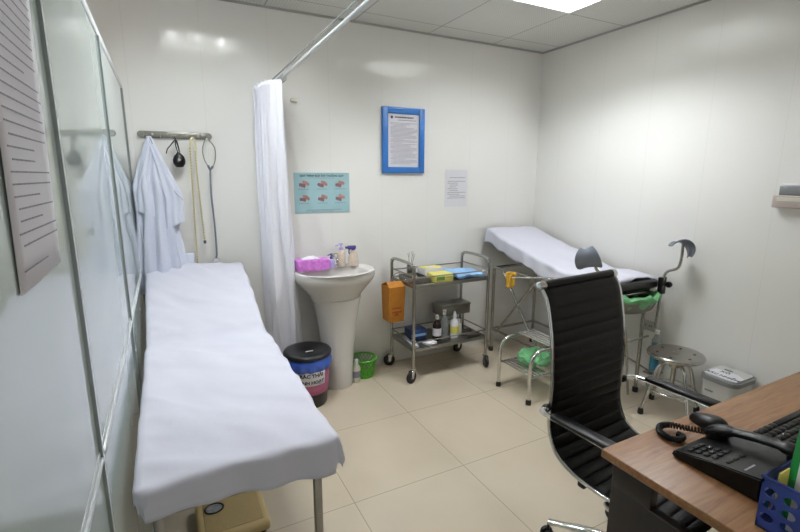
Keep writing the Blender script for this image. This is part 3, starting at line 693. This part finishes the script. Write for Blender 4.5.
mb = MB(); mb.tube([(1.99, 2.995, z+.234), (1.99, 2.995, z+.255), (2.05, 2.995, z+.255), (2.05, 2.995, z+.234)], .003, 6); mb.build('handle', 'chrome', l)
for x in (1.93, 2.11):
    for y in (2.95, 3.04): mb = MB(); mb.tube([(x, y, z), (x, y, z+.146)], .008, 8); mb.build('leg', 'steel', t)
t = thing('flat_tray', 'flat steel tray at the right end of the lower shelf', 'tray', (2.07, 2.82, z))
mb = MB(); mb.box(2.03, 2.15, 2.76, 2.90, z, z+.003)
for a in ((2.03, 2.15, 2.76, 2.763), (2.03, 2.15, 2.897, 2.90), (2.03, 2.033, 2.76, 2.90), (2.147, 2.15, 2.76, 2.90)): mb.box(*a, z, z+.025)
mb.build('tray', 'brushed', t)
# sharps box
t = thing('sharps_box', 'orange yellow card sharps box hanging from the left side of the trolley', 'sharps box', (1.43, 2.93, .45))
def taper(mb, x0, x1, y0, y1, z0, z1, k):
    cx, cy = (x0+x1)/2, (y0+y1)/2; vs = []
    for zz, s in ((z0, k), (z1, 1)): vs += [(cx+(x-cx)*s, cy+(y-cy)*s, zz) for x, y in ((x0, y0), (x1, y0), (x1, y1), (x0, y1))]
    mb.add(vs, [(0, 3, 2, 1), (4, 5, 6, 7)]+[(i, (i+1) % 4, 4+(i+1) % 4, 4+i) for i in range(4)])
mb = MB(); taper(mb, 1.375, 1.505, 2.83, 2.965, .45, .715, .9); mb.build('carton', 'yellow', t)
mb = MB(); mb.add([(1.375, 2.83, .715), (1.505, 2.83, .715), (1.50, 2.89, .745), (1.38, 2.89, .745)], [(0, 1, 2, 3)]); mb.add([(1.375, 2.965, .715), (1.505, 2.965, .715), (1.50, 2.91, .74), (1.38, 2.91, .74)], [(0, 1, 2, 3)]); mb.build('top_flap', 'yellow', t, solid=.002)
mb = MB()
for k in range(5): mb.box(1.40, 1.48-.01*(k % 2), 2.8335, 2.8345, .64-k*.03, .652-k*.03, rot=None)
mb.prism([(1.415, .50), (1.455, .50), (1.435, .535)], 0, .0008, Matrix(((1, 0, 0, 0), (0, 0, -1, 2.834), (0, 1, 0, 0), (0, 0, 0, 1)))); mb.build('print', 'sharpsink', t)
mb = MB(); mb.tube([(1.44, 2.93, .74), (1.47, 2.93, .79), (1.525, 2.93, .80)], .003, 6, 4); mb.build('hanging_wire', 'steel', t)

# ------------------------------------------------------------------ gynaecology bed
GX0, GX1 = 2.43, 2.925
def gz(x, y):
    z = .842
    if y > 2.2:
        q = min(1, (y-2.2)/.85); z += .215*q*(.8+.2*q)
    return z+.012*math.sin((x-GX0)/(GX1-GX0)*PI)
t = thing('gynaecology_bed', 'steel framed gynaecology bed with raised head end in the room corner', 'medical bed', (2.7, 2.45, 0))
mb = MB(); mb.box(GX0+.028, GX1-.005, 1.88, 2.30, .755, .815, .018, 3); mb.build('seat_pad', 'pad', t)
a = math.atan2(.225, .75); mb = MB(); mb.box(GX0+.028, GX1-.005, 2.305, 3.09, .86, .915, .018, 3, rot=Matrix.Rotation(a, 3, 'X')); mb.build('back_pad', 'pad', t)
mb = MB(); mb.box(GX0+.06, GX1-.03, 1.82, 1.92, .768, .832, .025, 4); mb.build('foot_pad', 'pad', t)
mb = MB()
for x in (GX0+.01, GX1-.01): mb.tube([(x, 1.86, .745), (x, 2.98, .745)], .0125, 10)
for y in (1.86, 2.3, 2.98): mb.tube([(GX0+.01, y, .745), (GX1-.01, y, .745)], .0125, 10)
for x in (GX0+.01, GX1-.01): mb.tube([(x, 2.1, .20), (x, 2.98, .20)], .0105, 10)
for y in (2.1, 2.98): mb.tube([(GX0+.01, y, .20), (GX1-.01, y, .20)], .0105, 10)
mb.build('frame', 'steel', t)
for x in (GX0+.01, GX1-.01):
    mb = MB(); mb.tube([(x, 2.98, .735), (x, 2.98, .02)], .0135, 10); g = mb.build('leg', 'steel', t)
    mb = MB(); mb.lathe([(.02, 0), (.02, .03), (.016, .035)], (x, 2.98, 0), 14); mb.build('foot', 'rubber', g)
    mb = MB(); mb.tube([(x-.0, 1.92, .735), (x-.02, 1.91, .45), (x-.05, 1.89, .02)] if x > 2.6 else [(x, 1.95, .735), (x, 1.95, .02)], .0125, 10); g = mb.build('leg', 'steel', t)
    mb = MB(); mb.lathe([(.019, 0), (.019, .03), (.015, .035)], ((x-.05, 1.89, 0) if x > 2.6 else (x, 1.95, 0)), 14); mb.build('foot', 'rubber', g)
for x in (GX0-.012, GX0+.034):
    mb = MB(); s = 1 if x < GX0 else -1
    mb.tube([(x, 2.68+.21*s, .20), (x, 2.68-.21*s, .72)], .0095, 8); mb.build('scissor_strut', 'steel', t)
mb = MB(); mb.tube([(GX0, 2.66, .74), (GX0-.10, 2.62, .755), (GX0-.20, 2.52, .77)], .006, 8, 4); mb.tube([(GX0, 2.2, .78), (GX0-.04, 2.25, .80), (GX0-.20, 2.52, .77)], .006, 8, 4); mb.build('side_bar', 'steel', t)
mb = MB(); mb.tube([(2.66, 1.90, .62), (2.70, 1.88, .40), (2.76, 1.87, .01)], .008, 8); mb.tube([(2.70, 1.88, .40), (2.90, 1.86, .42)], .007, 8); mb.build('foot_strut', 'steel', t)
mb = MB(); mb.box(2.88, 2.99, 1.78, 1.86, .155, .165, .002); mb.tube([(2.935, 1.86, .16), (2.955, 2.1, .2)], .007, 8); mb.build('footplate', 'steel', t)
# stirrups
def stir(o, ex, ax, spin, r0, ln_, span, pts, knobp):
    """padded trough on a bent pole; ax is the trough axis, spin turns its back round that axis"""
    g = MB(); g.tube(pts, .009, 10, 6); p = g.build('stirrup_pole', 'steel', t)
    g = MB(); g.lathe([(0, -.014), (.016, -.014), (.021, -.006), (.021, .006), (.014, .014), (.006, .016), (.006, .034)], knobp, 18, m=Matrix.Rotation(R(95), 3, 'Y')); g.build('clamp_knob', 'black', p)
    ax = Vector(ax).normalized(); ex = Vector(ex); ex = (ex-ax*ex.dot(ax)).normalized(); ez = ex.cross(ax); o = Vector(o)
    def c(u, v):
        a = spin-span/2+span*u; e = abs(2*u-1); y = ln_*(v-.5)*(1-.55*e**2.5); r = r0*(1+.35*e**2)+.010*(2*v-1)**2
        return o+ex*(r*math.cos(a))+ez*(r*math.sin(a))+ax*y
    g = MB(); g.grid(c, 30, 14); g.build('leg_cup', 'greyplastic', p, solid=.006)
stir((2.885, 1.70, 1.05), (.87, -.46, 0), (-.5, -.8, .25), R(-55), .045, .11, R(205), [(2.87, 1.80, .50), (2.885, 1.80, .70), (2.89, 1.795, .84), (2.90, 1.78, .89), (2.92, 1.73, .92), (2.915, 1.71, .98), (2.905, 1.705, 1.08)], (2.905, 1.765, .805))
stir((2.29, 1.90, 1.015), (.3, .2, 1), (.50, -.85, .20), R(218), .052, .15, R(190), [(2.40, 1.86, .62), (2.40, 1.86, .80), (2.37, 1.87, .90), (2.335, 1.88, .945), (2.33, 1.88, .985)], (2.385, 1.84, .76))
mb = MB(); mb.box(GX1-.06, GX1-.005, 1.79, 1.815, .735, .85, .003); mb.build('clamp_bracket', 'black', t)
mb = drape(GX0+.02, GX1-.0, 1.87, 3.10, gz, (.12, .03, .03, .0), 11, wr=.008, hemw=.05, fold=.014)
tag(mb.build('bed_sheet', 'sheet', None, loc=(2.7, 2.5, .85), solid=.002), 'white sheet spread over the gynaecology bed in the corner', 'sheet')
# basin and green bag beneath the foot end
t = thing('drain_basin', 'round steel basin slung beneath the foot end of the gynaecology bed', 'basin', (2.72, 1.86, .62))
bc = (2.70, 1.87, 0)
mb = MB(); mb.lathe([(0, .625), (.11, .625), (.165, .645), (.195, .70), (.205, .71), (.192, .705), (.160, .652), (.11, .632), (0, .632)], bc, 40, sy=.62); mb.build('bowl', 'brushed', t)
mb = MB()
for x in (2.52, 2.88): mb.tube([(x, 1.87, .70), (x, 1.865, .745)], .005, 6)
mb.build('hanger', 'steel', t)
def bag(u, v):
    a = 2*PI*u; k = v; r = .165+.05*math.sin(k*PI*.55)+.012*nz(math.cos(a)*4, math.sin(a)*4, k*5)
    z = .675+.08*k+.018*nz(math.cos(a)*3, math.sin(a)*3+k*2, 9)+.006*math.sin(a*11)
    if k > .85: r -= .03*(k-.85)/.15
    return Vector((bc[0]+r*math.cos(a), bc[1]+r*.66*math.sin(a), z))
mb = MB(); mb.grid(bag, 80, 12, True); tag(mb.build('green_bag', 'greenbag', None, loc=(2.7, 1.87, .66), solid=.0015), 'crumpled green plastic bag lining the basin under the gynaecology bed', 'plastic bag')
# rubber gloves on side bar
mb = MB()
def gl(u, v):
    a = 2*PI*u; z = .80-.115*v; w = .034+.004*math.sin(v*7)
    return Vector((2.255+w*math.cos(a)+.004*nz(v*6, a), 2.56+.013*math.sin(a)+.005*math.sin(a*5+v*3)-w*math.cos(a)*.3, z+.006*math.sin(a*4)*v))
mb.grid(gl, 36, 16, True)
tag(mb.build('rubber_gloves', 'glove', None, loc=(2.25, 2.56, .78), solid=.002), 'yellow rubber gloves hanging over the side bar of the gynaecology bed', 'gloves')
# bottle behind stool
t = thing('blue_label_bottle', 'tall clear bottle with blue label behind the round stool', 'bottle', (2.935, 1.82, .165))
mb = MB(); mb.lathe([(0, 0), (.026, 0), (.028, .005), (.028, .23), (.012, .27), (.012, .28)], (2.935, 1.82, .1655), 20); mb.build('bottle', 'clear', t)
mb = MB(); mb.lathe([(.0287, .02), (.0287, .21)], (2.935, 1.82, .1655), 20); mb.build('label_band', 'teal', t)
mb = MB(); mb.lathe([(.014, .275), (.014, .30), (0, .302)], (2.935, 1.82, .1655), 14); mb.build('cap', 'tissuew', t)
# step stool
t = thing('step_stool', 'two-tread chrome step stool beside the gynaecology bed', 'step stool', (2.2, 2.25, 0))
SY0, SY1 = 2.09, 2.40
for y in (SY0, SY1):
    mb = MB(); mb.tube([(2.05, y, .03), (2.05, y, .26), (2.062, y, .315), (2.10, y, .355), (2.17, y, .372), (2.36, y, .372)], .0125, 12, 6); mb.tube([(2.36, y, .372), (2.385, y, .355), (2.39, y, .32), (2.39, y, .03)], .0125, 12, 4); f = mb.build('side_frame', 'chrome', t)
    for x in (2.05, 2.39): mb = MB(); mb.lathe([(.018, 0), (.0185, .02), (.015, .035)], (x, y, 0), 14); mb.build('rubber_foot', 'rubber', f)
    mb = MB(); mb.tube([(2.05, y, .185), (2.39, y, .185)], .008, 8); mb.build('cross_rail', 'chrome', t)
for nm, x0, x1, z in (('lower_tread', 2.06, 2.22, .19), ('upper_tread', 2.20, 2.37, .385)):
    mb = MB(); n = 5
    for k in range(n): x = x0+(x1-x0)*(k+.5)/n; mb.tube([(x, SY0, z), (x, SY1, z)], .0075, 8, flat=(1.3, .8))
    mb.build(nm, 'chrome', t)
mb = MB()
def gb(u, v):
    a = 2*PI*u; e = math.sin(v*PI)**.5
    return Vector((2.25+(.13*e)*math.cos(a)+.02*nz(a, v*5), 2.25+.12*e*math.sin(a)+.015*nz(a, v*7, 2), .20+.09*v+.030*nz(math.cos(a)*3+2, v*6, math.sin(a)*3)+.008*math.sin(a*9+v*8)))
mb.grid(gb, 50, 18, True); tag(mb.build('green_bag', 'greenbag', None, loc=(2.25, 2.25, .2)), 'crumpled green plastic bag stuffed inside the chrome step stool', 'plastic bag')

# ------------------------------------------------------------------ things along the right wall
t = thing('power_socket', 'white power socket low on the right wall', 'socket', (X, 1.94, .457))
mb = MB(); mb.box(X-.010, X-.001, 1.88, 2.00, .42, .495, .004); mb.build('plate', 'binwhite', t)
mb = MB()
for y in (1.91, 1.955): mb.box(X-.0112, X-.0102, y-.003, y+.003, .452, .464); mb.box(X-.0112, X-.0102, y+.012, y+.018, .452, .464)
mb.build('socket_holes', 'black', t)
t = thing('control_box', 'grey and ivory electrical box on the right wall at the photo edge', 'electrical box', (X, 1.16, 1.4))
mb = MB(); mb.box(X-.045, X-.001, .98, 1.292, 1.338, 1.405, .006); mb.build('housing', 'pinkish', t)
mb = MB(); mb.box(X-.04, X-.001, .985, 1.268, 1.405, 1.455, .004); mb.build('dark_cover', 'bingrey', t)
mb = MB(); mb.box(X-.046, X-.044, 1.0, 1.27, 1.375, 1.395); mb.build('ivory_strip', 'ivory', t)
mb = MB(); mb.box(X-.038, X-.001, .985, 1.26, 1.456, 1.466, .002); mb.build('top_edge', 'label', t)
# round stool
cx, cy = 2.785, 1.595
t = thing('round_stool', 'round stainless steel stool with splayed legs by the right wall', 'stool', (cx, cy, 0))
mb = MB(); mb.lathe([(0, .395), (.12, .395), (.15, .385), (.16, .392), (.163, .402), (.157, .412), (.145, .414), (.11, .410), (0, .410)], (cx, cy, 0), 48); s = mb.build('seat', 'steel', t)
mb = MB()
for k in range(6): a = k*PI/3+.3; mb = MB(); mb.lathe([(0, .4125), (.008, .4125), (.009, .409)], (cx+.105*math.cos(a), cy+.105*math.sin(a), 0), 12); mb.build('seat_hole', 'darkhole', s)
mb = MB(); mb.lathe([(0, .4125), (.018, .412), (.019, .409)], (cx, cy, 0), 16); mb.build('centre_cap', 'brushed', s)
mb = MB(); mb.tube([(cx, cy, .395), (cx, cy, .2)], .014, 12); mb.lathe([(.03, .32), (.032, .36), (.03, .37)], (cx, cy, 0), 16); mb.build('screw_column', 'steel', t)
for k in range(4):
    a = R(155+90*k); c_, s_ = math.cos(a), math.sin(a)
    mb = MB(); mb.tube([(cx+.02*c_, cy+.02*s_, .345), (cx+.06*c_, cy+.06*s_, .35), (cx+.11*c_, cy+.11*s_, .30), (cx+.148*c_, cy+.148*s_, .17), (cx+.185*c_, cy+.185*s_, .02)], .011, 10, 6); g = mb.build('leg', 'chrome', t)
    mb = MB(); mb.lathe([(.017, 0), (.018, .02), (.014, .04)], (cx+.186*c_, cy+.186*s_, 0), 12); mb.build('rubber_foot', 'rubber', g)
mb = MB(); mb.tube([(cx+.142*math.cos(i*PI/16), cy+.142*math.sin(i*PI/16), .17) for i in range(32)], .006, 8, 0, True); mb.build('foot_ring', 'chrome', t)
# white bin
t = thing('white_pedal_bin', 'white rectangular waste bin with labelled grey-rimmed lid by the right wall', 'bin', (2.88, 1.335, 0))
x0, x1, y0, y1 = 2.755, 3.0, 1.225, 1.435
mb = MB()
def rbox(mb, x0, x1, y0, y1, z0, z1, r, k=1, n=6):
    cx, cy = (x0+x1)/2, (y0+y1)/2; ring = []
    for (qx, qy, a0) in ((x1-r, y1-r, 0), (x0+r, y1-r, PI/2), (x0+r, y0+r, PI), (x1-r, y0+r, 1.5*PI)):
        for i in range(n+1): a = a0+i*PI/2/n; ring.append((qx+r*math.cos(a), qy+r*math.sin(a)))
    m = len(ring); vs = [(cx+(x-cx)*k, cy+(y-cy)*k, z0) for x, y in ring]+[(x, y, z1) for x, y in ring]
    mb.add(vs, [tuple(range(m))[::-1], tuple(range(m, 2*m))], False); mb.add([], []); kk = len(mb.v)-2*m
    for i in range(m): mb.f.append((kk+i, kk+(i+1) % m, kk+m+(i+1) % m, kk+m+i)); mb.s.append(True)
rbox(mb, x0+.008, x1-.008, y0+.008, y1-.008, 0, .325, .04, .86); mb.build('body', 'binwhite', t)
mb = MB(); rbox(mb, x0, x1, y0, y1, .325, .35, .05); mb.build('rim', 'bingrey', t)
mb = MB(); rbox(mb, x0+.015, x1-.015, y0+.015, y1-.015, .35, .36, .04); l = mb.build('lid', 'binwhite', t)
mb = MB(); mb.box(2.915, 2.93, 1.33, 1.375, .36, .3635, .001); mb.build('lid_handle', 'bingrey', l)
mb = MB(); mb.add([(2.775, 1.415, 0.361), (2.778, 1.24, .361), (2.86, 1.24, .361), (2.90, 1.29, .361), (2.89, 1.405, .361)], [(0, 1, 2, 3, 4)]); lb = mb.build('paper_label', 'label', l, solid=.0008)
text('XÔ', .034, frame((2.872, 1.345, .3616), (0, -1, 0), (1, 0, 0)), 'inkd', lb, 'lettering', .001)
text('RÁC NHIỄM', .033, frame((2.808, 1.328, .3616), (0, -1, 0), (1, 0, 0)), 'inkd', lb, 'lettering', .001)
mb = MB(); mb.box(2.7515, 2.756, 1.34, 1.385, .262, .272, .001); mb.build('logo_badge', 'bingrey', t)

# ------------------------------------------------------------------ desk
t = thing('office_desk', 'wooden topped desk with dark side panel in the lower right foreground', 'desk', (1.8, .45, 0))
mb = MB(); mb.box(1.032, 2.55, .05, .76, .725, .75, .003, 2); mb.build('desktop', 'wood', t)
mb = MB(); mb.box(1.055, 1.085, .07, .735, 0, .645, .001); mb.build('side_panel', 'deskblack', t)
mb = MB(); mb.box(1.055, 1.085, .62, .735, .645, .725, .001); mb.build('panel_spacer', 'deskblack', t)
mb = MB(); mb.box(1.055, 1.085, .07, .16, .645, .725, .001); mb.build('panel_spacer', 'deskblack', t)
mb = MB(); mb.box(2.5, 2.53, .07, .735, 0, .725, .001); mb.build('side_panel', 'deskblack', t)
mb = MB(); mb.box(1.085, 2.5, .10, .118, .3, .725, .001); mb.build('modesty_panel', 'deskblack', t)
mb = MB(); mb.box(1.14, 1.17, .55, .60, .66, .725, .002); mb.box(1.19, 1.21, .50, .60, .66, .725, .002); mb.build('bracket', 'black', t)
# phone
t = thing('desk_phone', 'black corded desk phone with its handset on the left of the desk', 'phone', (1.28, .54, .75))
zt = .75
mb = MB()
pts = [(-.105, 0), (.105, 0), (.105, .062), (.0, .042), (-.100, .020), (-.105, .012)]   # (towards -y, z)
m = Matrix(((0, 0, 1, 0), (-1, 0, 0, .545), (0, 1, 0, zt+.001), (0, 0, 0, 1)))
b = bmesh.new(); vs0 = [b.verts.new((p[0], p[1], 1.172)) for p in pts]; vs1 = [b.verts.new((p[0], p[1], 1.385)) for p in pts]
b.faces.new(vs0[::-1]); b.faces.new(vs1)
for i in range(6): b.faces.new((vs0[i], vs0[(i+1) % 6], vs1[(i+1) % 6], vs1[i]))
bmesh.ops.bevel(b, geom=b.edges[:], offset=.005, segments=2, affect='EDGES'); mb.bm(b, True, m); mb.build('base', 'black', t)
def ptop(x, u): # u distance from front edge, returns point on slope
    q = u; zz = .020+(q-.005)*.022/.1 if q < .105 else .042+(q-.105)*.02/.105
    return Vector((x, .65-q, zt+zz+.001))
for r_ in range(4):
    for c_ in range(3):
        p = ptop(1.205+.024*c_, .032+.020*r_); mb = MB(); mb.box(p.x-.008, p.x+.008, p.y-.0055, p.y+.0055, p.z-.001, p.z+.004, .0015, rot=Matrix.Rotation(-.2, 3, 'X')); mb.build('key', 'rubber', t)
for c_ in range(3):
    p = ptop(1.205+.03*c_, .125); mb = MB(); mb.box(p.x-.01, p.x+.01, p.y-.004, p.y+.004, p.z-.001, p.z+.003, .001); mb.build('key', 'rubber', t)
p = ptop(1.215, .165); mb = MB(); mb.box(p.x-.025, p.x+.02, p.y-.002, p.y+.002, p.z, p.z+.001); mb.build('name_line', 'ink', t)
mb = MB(); hx = 1.335
mb.tube([(hx, .642, .782), (hx, .625, .798), (hx, .57, .816), (hx, .50, .830), (hx, .44, .834), (hx, .415, .822)], [.018, .019, .014, .014, .019, .018], 12, 6, flat=(1.25, .8))
mb.lathe([(0, -.022), (.022, -.022), (.027, -.012), (.025, .014)], (hx, .622, .784), 18); mb.lathe([(0, -.024), (.022, -.024), (.027, -.012), (.025, .012)], (hx, .435, .826), 18); h = mb.build('handset', 'black', t)
mb = MB()
path = spline([Vector(p) for p in ((1.328, .642, .784), (1.318, .69, .772), (1.29, .735, .768), (1.262, .742, .764), (1.238, .722, .762), (1.235, .69, .762), (1.255, .675, .762), (1.272, .68, .764), (1.27, .694, .766))], 48)
pp = []
for i, p in enumerate(path):
    tt = (path[min(i+1, len(path)-1)]-path[max(i-1, 0)]).normalized(); n1 = tt.cross(Vector((0, 0, 1))).normalized(); n2 = tt.cross(n1)
    a = i*.9; pp.append(p+(n1*math.cos(a)+n2*math.sin(a))*.0075)
mb.tube(pp, .0026, 6); mb.build('coiled_cord', 'black', t)
# mouse and keyboard
t = thing('computer_mouse', 'black computer mouse behind the phone handset', 'mouse', (1.43, .68, .75))
def mo(u, v):
    a = 2*PI*u; k = math.sin(v*PI/2); r = k**.6
    return Vector((1.425+.031*r*math.cos(a)*(1-.12*math.sin(a)), .692+.056*r*math.sin(a), .7515+.034*math.cos(v*PI/2)**.7*(1+.25*math.sin(a)*r*-1)))
mb = MB(); mb.grid(mo, 36, 14, True); mb.add([mo(i/36, 1) for i in range(36)], [tuple(range(36))]); mb.build('shell', 'black', t)
mb = MB(); mb.lathe([(0, -.003), (.008, -.003), (.008, .003), (0, .003)], (1.425, .727, .772), 14, 'x'); mb.build('scroll_wheel', 'greyplastic', t)
t = thing('keyboard', 'black computer keyboard on the desk behind the phone', 'keyboard', (1.68, .52, .75))
kx0, kx1, ky0, ky1 = 1.46, 1.90, .46, .60
mb = MB(); mb.box(kx0, kx1, ky0, ky1, .7505, .768, .004); mb.build('tray', 'black', t)
for r_ in range(6):
    for c_ in range(16):
        if r_ == 0 and 4 <= c_ <= 9: continue
        x = kx0+.018+c_*.0268; y = ky1-.016-r_*.0215
        mb = MB(); mb.box(x-.0115, x+.0115, y-.009, y+.009, .768, .776, .002, 1); mb.build('key', 'black', t)
mb = MB(); y = ky1-.016; mb.box(kx0+.018+4*.0268-.0115, kx0+.018+9*.0268+.0115, y-.009, y+.009, .768, .776, .002); mb.build('space_bar', 'black', t)
# blue basket with folder and papers
t = thing('desk_organizer', 'blue perforated plastic basket holding folders at the right photo edge', 'basket', (1.2, .33, .75))
bx0, bx1, by0, by1 = 1.09, 1.30, .20, .41
zb, zt2 = .752, .872
mb = MB(); th = .003
mb.box(bx0, bx1, by0, by1, zb, zb+th)
def wall_holes(mb, o, ux, w, h, nrm):
    o = Vector(o); ux = Vector(ux); nrm = Vector(nrm); uz = Vector((0, 0, 1))
    nx = max(2, int(w/.034)); nzr = 3; cw = w/nx; ch = (h-.03)/nzr; segs = 10
    def P3(a, b, e): return o+ux*a+uz*b+nrm*(e*th)
    def slab(a0, a1, b0, b1):
        vs = [P3(a, b, e) for e in (0, 1) for a, b in ((a0, b0), (a1, b0), (a1, b1), (a0, b1))]
        mb.add(vs, [(0, 1, 2, 3), (4, 7, 6, 5), (0, 4, 5, 1), (1, 5, 6, 2), (2, 6, 7, 3), (3, 7, 4, 0)])
    slab(0, w, 0, .015); slab(0, w, h-.015, h)
    for i in range(nx):
        for j in range(nzr):
            cx_, cz_ = (i+.5)*cw, .015+(j+.5)*ch
            outer = []; inner = []
            for k in range(16):
                a = 2*PI*k/16+PI/4*0; c_, s_ = math.cos(a), math.sin(a); mm = max(abs(c_), abs(s_))
                outer.append((cx_+c_/mm*cw/2, cz_+s_/mm*ch/2)); inner.append((cx_+c_*cw*.36, cz_+s_*ch*.34))
            vs = [P3(*q, e) for e in (0, 1) for q in outer+inner]; fs = []
            for k in range(16):
                k2 = (k+1) % 16; fs += [(k, k2, 16+k2, 16+k), (32+k, 48+k, 48+k2, 32+k2), (16+k, 16+k2, 48+k2, 48+k)]
            mb.add(vs, fs)
h = zt2-zb
wall_holes(mb, (bx0, by1, zb), (0, -1, 0), by1-by0, h, (1, 0, 0)); wall_holes(mb, (bx1, by1, zb), (0, -1, 0), by1-by0, h, (-1, 0, 0))
wall_holes(mb, (bx0, by1, zb), (1, 0, 0), bx1-bx0, h, (0, -1, 0)); wall_holes(mb, (bx0, by0, zb), (1, 0, 0), bx1-bx0, h, (0, 1, 0))
mb.build('body', 'bluepl', t)
mb = MB(); mb.tube([(bx0, by0, zt2), (bx1, by0, zt2), (bx1, by1, zt2), (bx0, by1, zt2)], .004, 8, 0, True); mb.build('rim', 'bluepl', t)
mb = MB(); mb.box(1.17, 1.176, .215, .395, zb+.004, 1.06, .001, rot=Matrix.Rotation(R(6), 3, 'Y')); tag(mb.build('green_folder', 'greenf', None, loc=(1.17, .3, .8)), 'upright green folder in the blue desk basket', 'folder')
mb = MB(); mb.box(1.13, 1.15, .215, .37, zb+.004, .93, .001, rot=Matrix.Rotation(R(4), 3, 'Y')); tag(mb.build('paper_stack', 'paper', None, loc=(1.14, .3, .8)), 'white papers standing in the blue desk basket beside the green folder', 'papers')
mb = MB(); mb.box(1.10, 1.14, .385, .388, zb+.07, .889, 0); tag(mb.build('sticky_note', 'note', None, loc=(1.12, .386, .85)), 'yellow note sticking up at the corner of the blue basket', 'note')

# ------------------------------------------------------------------ office chair
CX, CY, CR = 1.458, .885, R(4.5)
t = thing('office_chair', 'black ribbed high-back office chair with chrome frame at the desk', 'chair', (CX, CY, 0), CR)
prof = spline([Vector((0, y, z)) for y, z in ((.34, 1.098), (.308, 1.05), (.285, .96), (.270, .87), (.262, .76), (.262, .66), (.262, .59), (.248, .53), (.215, .477), (.15, .447), (.05, .434), (-.05, .438), (-.15, .448), (-.215, .44), (-.24, .415))], 8)
# arc lengths
ln = [0]
for i in range(1, len(prof)): ln.append(ln[-1]+(prof[i]-prof[i-1]).length)
def at(s):
    s *= ln[-1]
    for i in range(1, len(ln)):
        if ln[i] >= s-1e-9:
            f = (s-ln[i-1])/(ln[i]-ln[i-1]); return prof[i-1].lerp(prof[i], f), (prof[i]-prof[i-1]).normalized()
    return prof[-1], (prof[-1]-prof[-2]).normalized()
NR = 25
def sling(side, w0=.214):
    def fn(u, v):
        p, tg = at(v); nrm = Vector((0, -tg.z, tg.y)).normalized()
        if nrm.y > 0 and v < .5: nrm = -nrm
        if v >= .5 and nrm.z < 0: nrm = -nrm
        x = (-1+2*u)*w0
        rib = abs(math.sin(v*NR*PI))**.35
        edge = min(1, (1-abs(2*u-1))/.04)**.5
        th = (.004+.007*rib*edge) if side > 0 else -.004
        return Vector((x, p.y, p.z))+nrm*th
    return fn
def sling_mesh(v0, v1, name):
    mb = MB(); n = int(NR*12*(v1-v0)); A = sling(1); B = sling(-1)
    mb.grid(lambda u, v: A(u, v0+(v1-v0)*v), 24, n); mb.grid(lambda u, v: B(u, v0+(v1-v0)*v), 24, n)
    for u in (0, 1): mb.grid(lambda a, v, u=u: A(u, v0+(v1-v0)*v).lerp(B(u, v0+(v1-v0)*v), a), 1, n)
    for v in (v0, v1): mb.grid(lambda u, a, v=v: A(u, v).lerp(B(u, v), a), 24, 1)
    return mb.build(name, 'leather', t, world=False)
vs_ = 15/NR
sling_mesh(.012, vs_, 'backrest'); sling_mesh(vs_, .99, 'seat')
for s in (-1, 1):
    mb = MB(); mb.tube([Vector((s*.2205, p.y, p.z)) for p in prof[2:]], .0065, 10, flat=(.9, 1.15)); mb.build('side_frame', 'chrome', t, world=False)
p0 = prof[0]
mb = MB(); mb.tube([(-.214, p0.y+.004, p0.z+.004), (.214, p0.y+.004, p0.z+.004)], .018, 16); mb.build('top_roll', 'leather', t, world=False)
for s in (-1, 1):
    mb = MB(); mb.lathe([(0, .022), (.008, .022), (.017, .018), (.019, 0), (.019, -.01)], (s*.214, p0.y+.004, p0.z+.004), 18, m=Matrix.Rotation(s*PI/2, 3, 'Y')); mb.build('end_cap', 'chrome', t, world=False)
    # armrest loop
    x = s*.29
    mb = MB(); mb.tube([(s*.232, .262, .655), (s*.262, .255, .658), (x, .225, .662), (x, .12, .663), (x, -.08, .655), (x, -.13, .63), (x, -.14, .58), (x-.0*s, -.10, .50), (s*.26, -.04, .44), (s*.228, .0, .425)], .010, 10, 6, flat=(1.3, .8)); a_ = mb.build('armrest', 'chrome', t, world=False)
    mb = MB(); mb.box(x-.024, x+.024, -.115, .19, .664, .684, .009, 3); mb.build('arm_pad', 'black', a_, world=False)
    mb = MB(); mb.lathe([(0, -.014), (.014, -.014), (.016, 0), (.012, .012)], (s*.242, .262, .655), 14, m=Matrix.Rotation(s*PI/2, 3, 'Y')); mb.build('bolt', 'black', a_, world=False)
mb = MB(); mb.box(-.21, .21, -.03, .01, .395, .42, .006); mb.box(-.21, .21, .10, .13, .40, .425, .006); mb.box(-.08, .08, -.08, .16, .365, .40, .01); mb.build('seat_mount', 'black', t, world=False)
mb = MB(); mb.lathe([(.02, .37), (.02, .22), (.03, .22), (.03, .10)], (0, .03, 0), 20); mb.build('gas_lift', 'chrome', t, world=False)
for k in range(5):
    a = R(119)-CR+k*2*PI/5; c_, s_ = math.cos(a), math.sin(a); o = Vector((0, .03, 0))
    mb = MB(); mb.tube([o+Vector((.02*c_, .02*s_, .125)), o+Vector((.15*c_, .15*s_, .115)), o+Vector((.30*c_, .30*s_, .085))], [.022, .02, .014], 10, 4, flat=(1, .8)); g = mb.build('base_leg', 'chrome', t, world=False)
    w_ = o+Vector((.30*c_, .30*s_, 0)); mb = MB()
    rot = Matrix.Rotation(a+.7, 3, 'Z') @ Matrix.Rotation(PI/2, 3, 'X')
    for e in (-.014, .014): mb.lathe([(0, -.007), (.024, -.008), (.027, -.003), (.027, .003), (.024, .008), (0, .007)], w_+Vector((0, 0, .027))+rot @ Vector((0, 0, e)), 18, m=rot)
    mb.lathe([(.006, .03), (.006, .08)], w_, 8); mb.build('caster', 'black', g, world=False)

for o in bpy.data.objects:
    if '_o' in o: del o['_o']
